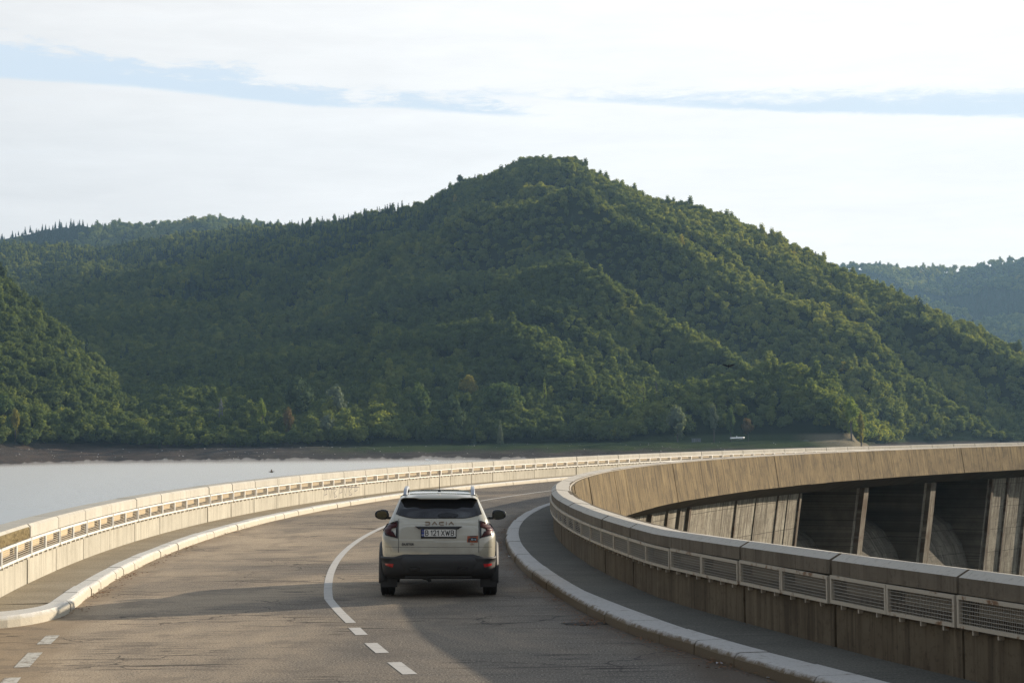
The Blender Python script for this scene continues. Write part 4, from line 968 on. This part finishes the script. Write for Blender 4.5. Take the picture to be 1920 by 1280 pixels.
# ------------------------------------------------------------------ trees one can tell apart
def leaf_own(name, c0, c1, c2, trans=.35):
    m = bpy.data.materials.new(name); m.use_nodes = True; t = N(m.node_tree); t.n.clear()
    f = t.noise(coord(t), .5, 4, .75); c = t.ramp(f, [(.25, c0), (.5, c1), (.75, c2)])
    d = t.a('ShaderNodeBsdfDiffuse', {0: c}); tr = t.a('ShaderNodeBsdfTranslucent', {0: t.mix(1., c, (1.3, 1.25, .5), 'MULTIPLY')})
    t.l.new(t.a('ShaderNodeMixShader', {0: trans, 1: d.outputs[0], 2: tr.outputs[0]}).outputs[0], t.a('ShaderNodeOutputMaterial').inputs[0]); return m
LK = {'green': leaf_own('green leaves', (.06,.09,.045), (.10,.145,.06), (.15,.20,.07)),
      'lime': leaf_own('lime leaves', (.12,.17,.05), (.21,.27,.07), (.30,.33,.09), .45),
      'gold': leaf_own('yellowing leaves', (.16,.16,.05), (.26,.24,.07), (.33,.28,.09), .45),
      'grey': leaf_own('grey willow leaves', (.11,.14,.10), (.17,.205,.15), (.22,.26,.19)),
      'brown': leaf_own('russet leaves', (.11,.085,.05), (.18,.13,.07), (.22,.16,.08)),
      'dark': leaf_own('dark leaves', (.045,.065,.038), (.07,.10,.052), (.10,.14,.065), .25)}
def tree(name, x, yt, r, wpx, mk, label, cone=False, seed=0, lean=0, group=None, trunk=True, zb=None, low=.1, cards=900):
    z0 = float(hgt(np.array([float(x)]), np.array([float(r)]))[0]) if zb is None else zb
    z1 = zof(x, yt, r); h = max(3, z1-z0); w_ = wpx/2*r/FP
    root = tag(empty(name, (float(wpos(x, r)), r, z0)), label, 'bush' if name == 'bush' else 'tree', group)
    me = crown_mesh('crown', 11 if w_ > 3 else 8, cards, max(.28, min(.75, w_*.12)), h, w_, 100+seed, NEED if (cone and mk == 'dark') else LK[mk], cone=cone, low=low)
    c = bpy.data.objects.new('crown', me); COL.objects.link(c); c.parent = root
    if trunk:
        mb = MB(); mb.tube((0, 0, -.6), (lean*.3, 0, h*.35), h*.022, h*.016, 8); mb.tube((lean*.3, 0, h*.35), (lean*.5, 0, h*.78), h*.016, h*.006, 7)
        for i in range(6):
            a = i*1.9+seed; mb.tube((lean*.3, 0, h*(.3+.06*i)), (cos(a)*w_*.55, sin(a)*w_*.55, h*(.48+.06*i)), h*.008, h*.003, 5)
        mb.build('trunk', BARK, root)
    return root
G_ = 'trees that stand out along the far shore'
tree('willow_tree', 1268, 762, 742, 42, 'grey', 'rounded pale grey-green willow on the grassy far bank, left of the white speedboat', seed=1, group=G_)
tree('poplar_tree', 1336, 754, 744, 20, 'grey', 'slim pale tree standing just left of the beached speedboat', seed=2, group=G_, lean=.4)
tree('poplar_tree', 1368, 758, 745, 22, 'green', 'narrow dark green tree directly behind the beached speedboat', seed=3, group=G_)
tree('russet_tree', 1400, 784, 743, 26, 'brown', 'low russet tinted tree just right of the beached speedboat', seed=4, group=G_)
tree('birch_tree', 1594, 742, 742, 30, 'lime', 'sunlit lime tree at the tip of the sandy wooded point', seed=5, group=G_, lean=-.8)
tree('birch_tree', 1612, 768, 746, 16, 'gold', 'small sunlit yellow tree overhanging the right edge of the sandy point', seed=6, group=G_)
tree('beech_tree', 938, 716, 800, 95, 'green', 'broad domed beech above the centre of the far bank with sunlit crown top', seed=7, group=G_, cards=1500)
tree('beech_tree', 878, 702, 830, 42, 'gold', 'yellow tipped beech rising left of the broad domed beech', seed=8, group=G_)
tree('beech_tree', 845, 745, 775, 60, 'dark', 'dark round beech above the small white boat on the far shore', seed=9, group=G_, cards=1200)
tree('beech_tree', 785, 722, 790, 46, 'green', 'mid green beech with pale sunlit tuft, left of the dark round beech', seed=10, group=G_)
tree('willow_tree', 612, 774, 752, 34, 'grey', 'pale grey-green willow at the lower left of the main hill', seed=11, group=G_)
tree('willow_tree', 630, 722, 800, 44, 'grey', 'taller greyish tree standing above and right of the pale shore willow', seed=12, group=G_)
tree('beech_tree', 560, 708, 800, 62, 'dark', 'large dark round-topped tree left of the greyish hillside tree', seed=13, group=G_, cards=1200)
tree('aspen_tree', 490, 746, 765, 20, 'lime', 'small lime topped tree right of the power pylon', seed=14, group=G_)
tree('russet_tree', 540, 762, 760, 26, 'brown', 'brownish tree low on the shore right of the lime topped tree', seed=15, group=G_)
tree('aspen_tree', 28, 764, 735, 22, 'gold', 'thin yellowish tree low on the left spur at the water', seed=16, group=G_)
tree('beech_tree', 8, 734, 740, 40, 'green', 'rounded green tree at the left end of the far shore', seed=17, group=G_)
tree('aspen_tree', 1020, 706, 815, 14, 'lime', 'slender bright tree right of the broad domed beech', seed=18, cone=True, group=G_)
tree('aspen_tree', 1206, 704, 800, 16, 'lime', 'bright lime conical tree left of the wooded knoll', seed=19, cone=True, group=G_)
tree('spruce_tree', 1230, 690, 815, 16, 'dark', 'dark pointed spruce between lime conical tree and wooded knoll', seed=20, cone=True, group=G_)
tree('aspen_tree', 1052, 672, 850, 52, 'lime', 'bright sunlit clump of a tree above the domed beech', seed=21, group=G_)
tree('poplar_tree', 936, 786, 755, 14, 'grey', 'narrow pale shrub-like tree at the foot of the central woods', seed=22, cone=True, group=G_)
tree('spruce_tree', 1727, 551, 1120, 30, 'dark', 'big dark spruce standing up from the right skyline of the main hill', seed=23, cone=True, group='trees on the skyline of the main hill')
tree('beech_tree', 867, 329, 1478, 22, 'dark', 'open round tree on the left shoulder of the summit skyline', seed=24, group='trees on the skyline of the main hill')
tree('bush', 718, 822, 778, 20, 'grey', 'small round bush alone on the grassy far bank', seed=27, trunk=False, cards=400, low=0)

# ------------------------------------------------------------------ pylon, wires
steel = plain('galvanised lattice steel', (.12,.13,.14), .5, .4, .1, 1)
def pylon():
    r = 790; x = wpos(413, r); z1 = zof(413, 747, r); z0 = float(hgt(np.array([413.]), np.array([float(r)]))[0])-.5; h = z1-z0
    root = tag(empty('power_pylon', (x, r, z0)), 'grey lattice power pylon rising out of the trees above the lake', 'pylon')
    mb = MB(); w0, w1 = 1.6, .5; C4 = [(-1,-1),(1,-1),(1,1),(-1,1)]; n = 8
    def pt(i, c, t): q = (w0+(w1-w0)*min(1, t/.85))/1.*(1 if t < .86 else max(.05, (1-t)/.14)); return (c[0]*q*.75, c[1]*q*.75, h*t)
    ts = [i/n for i in range(n+1)]
    for c in C4:
        for a, b in zip(ts[:-1], ts[1:]): mb.tube(pt(0, c, a), pt(0, c, b), .13, .12, 4)
    for k_ in range(4):
        for i, (a, b) in enumerate(zip(ts[:-1], ts[1:])):
            mb.tube(pt(0, C4[k_], a), pt(0, C4[(k_+1) % 4], b), .06, .06, 4); mb.tube(pt(0, C4[(k_+1) % 4], a), pt(0, C4[k_], b), .06, .06, 4)
    mb.build('lattice_tower', steel, root)
    for i, t in enumerate((.72, .84)):
        mb = MB(); L = 1.3-.3*i; mb.tube((-L, 0, h*t), (L, 0, h*t), .10, .10, 4); mb.tube((-L, 0, h*t), (0, 0, h*t+.9), .06, .06, 4); mb.tube((L, 0, h*t), (0, 0, h*t+.9), .06, .06, 4); mb.build('cross_arm', steel, root)
    for i, (dx, dz, yl) in enumerate(((-1.3, .72, 790), (1.3, .72, 795))):
        mb = MB(); a = Vector((x+dx, r, z0+h*dz)); b = Vector((wpos(-420, 760), 760, zof(-420, 800+5*i, 760))); pts = []
        for j in range(41): t = j/40; p = a.lerp(b, t); p.z -= 4*3.2*t*(1-t); pts.append(p)
        mb.path(pts, .035, 4); o = mb.build('power_cable', steel)
        tag(o, 'upper sagging cable running left from the pylon' if i == 0 else 'lower sagging cable running left from the pylon', 'power cable', 'cables from the pylon')
pylon()

# ------------------------------------------------------------------ things on the far bank
white = plain('white gel coat', (.78,.79,.80), .35, 0, .05, 2); navy = plain('dark hull stripe', (.03,.04,.07), .4)
def boat(x, y, r, L, ang, label, screen=True, hullh=.75):
    z = float(hgt(np.array([float(x)]), np.array([float(r)]))[0]); zp = zof(x, y, r); z = max(z, zp)-.0
    root = tag(empty('speedboat' if screen else 'rowing_boat', (wpos(x, r), r, z)), label, 'boat'); rings = []; n = 11
    for i in range(n):
        t = i/(n-1); xx = -L/2+L*t; w_ = L*.17*(1-max(0, (t-.45)/.55)**2.2)+.02; k = hullh*(1+.25*t*t); bot = .18*max(0, (t-.55)/.45)**2*hullh*3
        rings.append([(xx, 0, bot), (xx, w_*.7, bot+.18), (xx, w_, k*.72), (xx, w_*1.02, k), (xx, w_*.8, k+.03), (xx, 0, k+(.08 if t > .5 else -.15)), (xx, -w_*.8, k+.03), (xx, -w_*1.02, k), (xx, -w_, k*.72), (xx, -w_*.7, bot+.18)])
    mb = MB(); mb.sweep(rings); h_ = mb.build('hull', white, root, True); fixn(h_)
    mb = MB()
    for s_ in (-1, 1): mb.add([(-L/2+.2, s_*L*.178, hullh*.52), (L*.18, s_*L*.178, hullh*.56), (L*.18, s_*L*.178, hullh*.75), (-L/2+.2, s_*L*.178, hullh*.70)], [(0,1,2,3)])
    mb.build('hull_stripe', navy, root)
    if screen:
        mb = MB(); mb.sweep([[(-L*.02, -L*.12, hullh), (L*.02, -L*.12, hullh), (L*.02-.25, -L*.10, hullh+.5), (-L*.02-.3, -L*.10, hullh+.5)], [(-L*.02, L*.12, hullh), (L*.02, L*.12, hullh), (L*.02-.25, L*.10, hullh+.5), (-L*.02-.3, L*.10, hullh+.5)]]); fixn(mb.build('windscreen', white, root))
    else:
        mb = MB(); mb.tube((-L*.5, 0, hullh+.25), (-L*.5, 0, .1), .16, .1, 6); mb.build('outboard_motor', navy, root)
    root.rotation_euler = (rad(8), rad(-7 if ang > 90 else 0), rad(ang)); return root
boat(1380, 824, 728, 5.2, 8, 'white speedboat pulled up on the grassy far bank below the wooded knoll')
boat(807, 865, 686, 4.6, 175, 'small white boat lying at the edge of the misty water', False, .55)
def shed():
    r = 738; g = plain('weathered pale boards', (.22,.23,.26), .9, 0, .3, 2); x = wpos(1303, r); z = float(hgt(np.array([1303.]), np.array([float(r)]))[0])
    root = tag(empty('board_stack', (x, r, z)), 'low row of grey upright boards on the bank left of the speedboat', 'board stack')
    for i in range(5):
        mb = MB(); mb.box((-1.4+.7*i, 0, .75), (.52, .5, 1.5)); mb.build('board', g, root)
    mb = MB(); mb.box((0, 0, 1.56), (3.6, .8, .12)); mb.build('roof', g, root)
shed()
def tarp():
    r = 742; g = plain('green grey tarpaulin', (.13,.15,.12), .8, 0, .2, 2); x = wpos(1508, r); z = float(hgt(np.array([1508.]), np.array([float(r)]))[0]); mb = MB(); rings = []
    for i in range(7):
        t = i/6; xx = -1.4+2.8*t; k = .55+.45*math.sin(t*pi)**.6; rings.append([(xx, -.7*k, 0), (xx, -.6*k, .5*k), (xx, -.2*k, .85*k), (xx, .2*k, .9*k), (xx, .6*k, .5*k), (xx, .7*k, 0)])
    mb.sweep(rings); o = mb.build('covered_dinghy', g, None, True); fixn(o); o.location = (x, r, z); tag(o, 'tarpaulin covered dinghy on the bank right of the speedboat', 'dinghy')
tarp()
# stones on the eroded bank
def stones():
    mb = MB(); st = plain('pale shore stones', (.36,.35,.33), .9, 0, .35, .3)
    for i in range(800):
        px_ = random.uniform(-250, 1620); f = random.random(); r = float(rs_(px_))+float(bl_(px_))*f
        if random.random() > float(fbm(np.array([wpos(px_, r)/14]), np.array([r/14]), 7, 2)[0])*1.5-.25: continue
        z = float(hgt(np.array([px_]), np.array([r]))[0]); x = wpos(px_, r); s_ = random.uniform(.08, .32)*random.uniform(.6, 1.5)
        if px_ > 700: s_ *= .8
        p = [(x+s_*random.uniform(.7, 1.2)*cos(a), r+s_*sin(a), z-.05) for a in (0, 1.6, 3.1, 4.7)]; tp = (x+random.uniform(-.1, .1)*s_, r, z+s_*random.uniform(.6, 1.0)); mb.add(p+[tp], [(0,1,4),(1,2,4),(2,3,4),(3,0,4)])
    o = mb.build('shore_stones', st); tag(o, 'pale stones strewn over the bare brown lake bank', 'stones', kind='stuff')
stones()

# ------------------------------------------------------------------ birds
def bird(x, y, r, L, span, head, up, cols, label, fold, dip=4):
    """one continuous body with head, beak and tail; two wings"""
    bm_ = plain('bird body', cols[0], .8, 0, .2, 30); wm = plain('bird wing', cols[1], .8, 0, .25, 30)
    root = tag(empty('bird', (wpos(x, r), r, zof(x, y, r))), label, 'bird'); rings = []
    for t, w_, dz in ((-.5, .012, .0), (-.46, .05, .0), (-.30, .055, .005), (-.15, .10, 0), (.05, .14, -.01), (.2, .11, 0), (.32, .055, .02), (.40, .05, .03), (.455, .045, .035), (.50, .018, .03), (.55, .004, .026)):
        k = .35 if t < -.25 else 1
        rings.append([(t*L, w_*L*cos(a), dz*L+w_*L*k*sin(a)) for a in [2*pi*i/10 for i in range(10)]])
    mb = MB(); mb.sweep(rings); b_ = mb.build('body', bm_, root, True); fixn(b_)
    for s_ in (-1, 1):
        mb = MB(); pts = [(0, .10), (.35, .14), (.7, .11), (1., .02)]; rings = []
        for q, c in pts:
            yy = s_*(.04*L+q*span/2*cos(rad(fold))); zz_ = up*(q*.8+.1)*span/2*math.sin(rad(fold))-(.10*span*max(0, q-.5) if up > 0 else 0); sw = -.10*span*q*q
            rings.append([(.10*L+c*span*.55+sw, yy, zz_), (.10*L+sw, yy, zz_+.012*span*(1-q)), (.10*L-c*span*.75+sw, yy, zz_)])
        mb.sweep(rings, closed=True); wg = mb.build('wing', wm, root, True); fixn(wg)
    root.rotation_euler = (0, rad(dip), rad(head)); return root
bird(508, 884, 190, .62, .62, 178, 1, ((.10,.08,.05), (.24,.18,.12)), 'brown duck flying left low over the misty water', 68)
bird(1366, 686, 150, .5, 1.05, 95, 1, ((.008,.008,.008), (.010,.010,.010)), 'black crow gliding in front of the wooded knoll', 22, 48)

# ------------------------------------------------------------------ kerbside debris
leafm = plain('dead leaves', (.16,.075,.03), .9, 0, .6, 60)
def back(x, y, z=0.):
    dx, dy, dz = ray(x, y); t = (z-EYE)/dz; return dx*t, dy*t
def leafy(name, spots, label, z=.006, mat=leafm):
    mb = MB()
    for (x0, y0, rx, ry_, n, s0) in spots:
        for i in range(n):
            x = x0+random.gauss(0, rx); y = y0+random.gauss(0, ry_); s_ = s0*random.uniform(.5, 1.2); a = random.uniform(0, 6.28); zz_ = z+random.uniform(0, .025)
            q = [(x+s_*cos(a+b)*k, y+s_*sin(a+b)*k, zz_+random.uniform(0, s_*.5)) for b, k in ((0, 1), (1.4, .55), (3.1, 1), (4.6, .6))]; mb.add(q, [(0, 1, 2), (0, 2, 3)])
    o = mb.build(name, mat); tag(o, label, 'leaf litter', kind='stuff'); return o
L1 = []
for (x, y, n) in ((190,1108,50),(168,1118,35),(232,1079,50),(215,1088,20),(270,1060,35),(308,1043,40),(345,1028,30),(410,1002,20),(450,991,14),(505,974,12),(585,956,10),(133,1145,25),(640,948,8)):
    X0, Y0 = back(x, y); L1.append((X0+.10, Y0, .10, .45, n, .030))
for i in range(60):
    a = random.uniform(176, 186.5); p = P(a, -1.24); L1.append((p[0], p[1], .10, .5, 5, .022))
leafy('leaf_litter', L1, 'brown leaves gathered along the sunlit left kerb')
L2 = []
for i in range(170):
    a = random.uniform(175, 190.8); p = P(a, d_kr(a)+.10+abs(random.gauss(0, .07))); L2.append((p[0], p[1], .05, .22, 7, .020))
for (x, y, n) in ((1105,1170,60),(1125,1162,40),(1085,1171,25),(985,1083,30),(1340,1243,70),(1375,1250,40),(1220,1200,30),(960,1040,25),(965,1000,20)):
    X0, Y0 = back(x, y); L2.append((X0, Y0, .12, .28, n, .026))
leafy('leaf_litter', L2, 'brown leaves and grit along the shaded right kerb')
L3 = []
for i in range(60):
    a = random.uniform(177, 190); p = P(a, d_in(a)+.10); L3.append((p[0], p[1], .04, .2, 3, .016))
leafy('leaf_litter', L3, 'thin line of leaves at the foot of the right parapet', ZP+.004)
hm, t, b, o_ = new_mat('broken asphalt'); pp = coord(t); t.l.new(t.ramp(t.noise(pp, 16, 5, .8), [(.35, (.012,.010,.008)), (.6, (.05,.042,.032))]), b.inputs['Base Color']); b.inputs['Roughness'].default_value = 1
def blotch(name, x, y, rx, ry_, label, mat, z=.005, n=26, cat='pothole'):
    X0, Y0 = back(x, y); pts = [(X0+rx*cos(2*pi*i/n)*random.uniform(.7, 1.1), Y0+ry_*math.sin(2*pi*i/n)*random.uniform(.7, 1.1), z) for i in range(n)]
    o = mesh_obj(name, [(X0, Y0, z)]+pts, [(0, i+1, (i+1) % n+1) for i in range(n)], mat); tag(o, label, cat, kind='structure'); return o
blotch('pothole', 1097, 1169, .34, .22, 'shallow pothole at the right kerb filled with leaves', hm)
def scrap(x, y, z, s_, label):
    X0, Y0 = back(x, y, z); m_ = plain('crumpled white wrapper', (.62,.63,.66), .5, 0, .2, 50); v = []; f = []
    g = [[(X0+(i-1.5)*s_*.5, Y0+(j-1)*s_*.45, z+.006+random.uniform(0, s_*.35)) for i in range(4)] for j in range(3)]
    mb = MB(); mb.add([p for row in g for p in row], [(j*4+i, j*4+i+1, j*4+i+5, j*4+i+4) for j in range(2) for i in range(3)]); o = mb.build('litter', m_); tag(o, label, 'litter', 'scraps of litter by the right kerb'); md = o.modifiers.new('t', 'SOLIDIFY'); md.thickness = .003
scrap(1349, 1244, 0, .05, 'crumpled white wrapper lying against the shaded right kerb')
scrap(1444, 1271, 0, .045, 'torn pale wrapper by the right kerb, nearest the camera')
scrap(1204, 1103, ZP, .06, 'pale scrap on the right pavement at the parapet foot')
scrap(956, 1043, 0, .045, 'tiny white scrap on the road beside the kerb bend')
# weed growing from the left kerb
def weed():
    m_ = plain('weed leaves', (.07,.11,.025), .8, 0, .3, 40); X0, Y0 = back(686, 940, .0); mb = MB()
    for i in range(110):
        a = random.uniform(0, 6.28); l = random.uniform(.10, .26); e = random.uniform(.2, 1.2); bx, by = X0+random.gauss(0, .09), Y0+random.gauss(0, .12); t_ = (bx+cos(a)*l*cos(e), by+sin(a)*l*cos(e), .01+l*sin(e)); w_ = .018
        mb.add([(bx-w_*sin(a), by+w_*cos(a), .008), (bx+w_*sin(a), by-w_*cos(a), .008), t_], [(0, 1, 2)])
    o = mb.build('weed', m_); tag(o, 'green weed tuft growing at the foot of the left kerb', 'weed')
weed()

# ------------------------------------------------------------------ air
def volbox(name, x0, x1, y0, y1, z0, z1, dens, col, an, label):
    mb = MB(); mb.hexa([(x0,y0,z0),(x1,y0,z0),(x1,y1,z0),(x0,y1,z0),(x0,y0,z1),(x1,y0,z1),(x1,y1,z1),(x0,y1,z1)])
    m = bpy.data.materials.new(name); m.use_nodes = True; t = N(m.node_tree); t.n.clear(); v = t.a('ShaderNodeVolumePrincipled', {'Density': dens, 'Color': (*col, 1), 'Anisotropy': an})
    t.l.new(v.outputs[0], t.a('ShaderNodeOutputMaterial').inputs['Volume']); o = mb.build(name, m); fixn(o); tag(o, label, name, kind='stuff'); o.display_type = 'WIRE'; return o
HZ = volbox('haze', -3400, 3400, -60, 4300, -64, 620, .000085, (.42,.70,1.), .2, 'pale bluish haze in the air over lake and hills')

def mist():
    m = bpy.data.materials.new('mist'); m.use_nodes = True; t = N(m.node_tree); t.n.clear(); v = t.a('ShaderNodeVolumePrincipled', {'Density': .030, 'Color': (.90, .96, 1, 1), 'Anisotropy': .42})
    t.l.new(v.outputs[0], t.a('ShaderNodeOutputMaterial').inputs['Volume']); mb = MB()
    mb.sweep([[(CX+q*cos(rad(a)), CY+q*sin(rad(a)), z) for q, z in ((R+1, -8.05), (R+1, -7.35), (R+640, -7.25), (R+640, -8.05))] for a in np.arange(96, 200, 2.)])
    o = mb.build('mist', m); fixn(o); tag(o, 'thin white mist lying on the lake surface', 'mist', kind='stuff')
mist()
def mist_bank():
    m = bpy.data.materials.new('mist bank'); m.use_nodes = True; t = N(m.node_tree); t.n.clear(); v = t.a('ShaderNodeVolumePrincipled', {'Density': .010, 'Color': (.95, .97, 1, 1), 'Anisotropy': .2})
    t.l.new(v.outputs[0], t.a('ShaderNodeOutputMaterial').inputs['Volume']); mb = MB(); rings = []
    for x in np.arange(-420, 1000, 5.):
        r1 = float(rs_(x))-5; h = .5+1.9*float(fbm(np.array([x/22.]), np.array([.5]), 3, 3)[0])**2+.5*random.random()**3; rings.append([(wpos(x, r), r, z) for r, z in ((r1-70, -7.18), (r1-45, -7.18+h*.5), (r1-18, -7.2+h), (r1, -7.2+h*.7), (r1, -7.18))])
    mb.sweep(rings); o = mb.build('mist_bank', m); fixn(o); tag(o, 'wisps of mist rising along the far waterline', 'mist', kind='stuff')
mist_bank()

# labels of the setting
LB = {'road': ('worn grey brown asphalt road curving along the dam crest', 'road'), 'kerb_right': ('grey kerb stones with brown stained face right of the road', 'kerb'), 'kerb_left': ('whitened kerb stones left of the road in the sun', 'kerb'),
 'pavement_right': ('dark narrow pavement between right kerb and parapet', 'pavement'), 'pavement_left': ('dusty tan pavement between left kerb and lakeside parapet', 'pavement'), 'kerb_corner': ('rounded end of the left kerb in the foreground', 'kerb'),
 'pavement_corner': ('rounded end of the left pavement in the foreground', 'pavement'), 'centre_line': ('solid white centre line curving left of the car', 'road marking'), 'road_dash': ('short white painted dash on the asphalt', 'road marking'),
 'hills': ('steep wooded hill and bare bank across the lake', 'hill'), 'far_hill': ('hazy wooded hill in the distance', 'hill'), 'ground': ('valley ground below the dam', 'ground'), 'lake_water': ('pale rippled lake water left of the parapet', 'lake'),
 'forest': ('dense green forest covering the hills', 'forest'), 'far_forest': ('hazy forest on the distant hills', 'forest')}
for o in list(COL.objects):
    b = o.name.split('.')[0]
    if b in LB and not o.parent:
        if 'label' not in o: o['label'] = LB[b][0]
        if 'category' not in o: o['category'] = LB[b][1]
        if 'kind' not in o: o['kind'] = 'structure'
        if b == 'road': o.name = 'road'
for o in (outer, inner, dam): o['kind'] = 'thing'
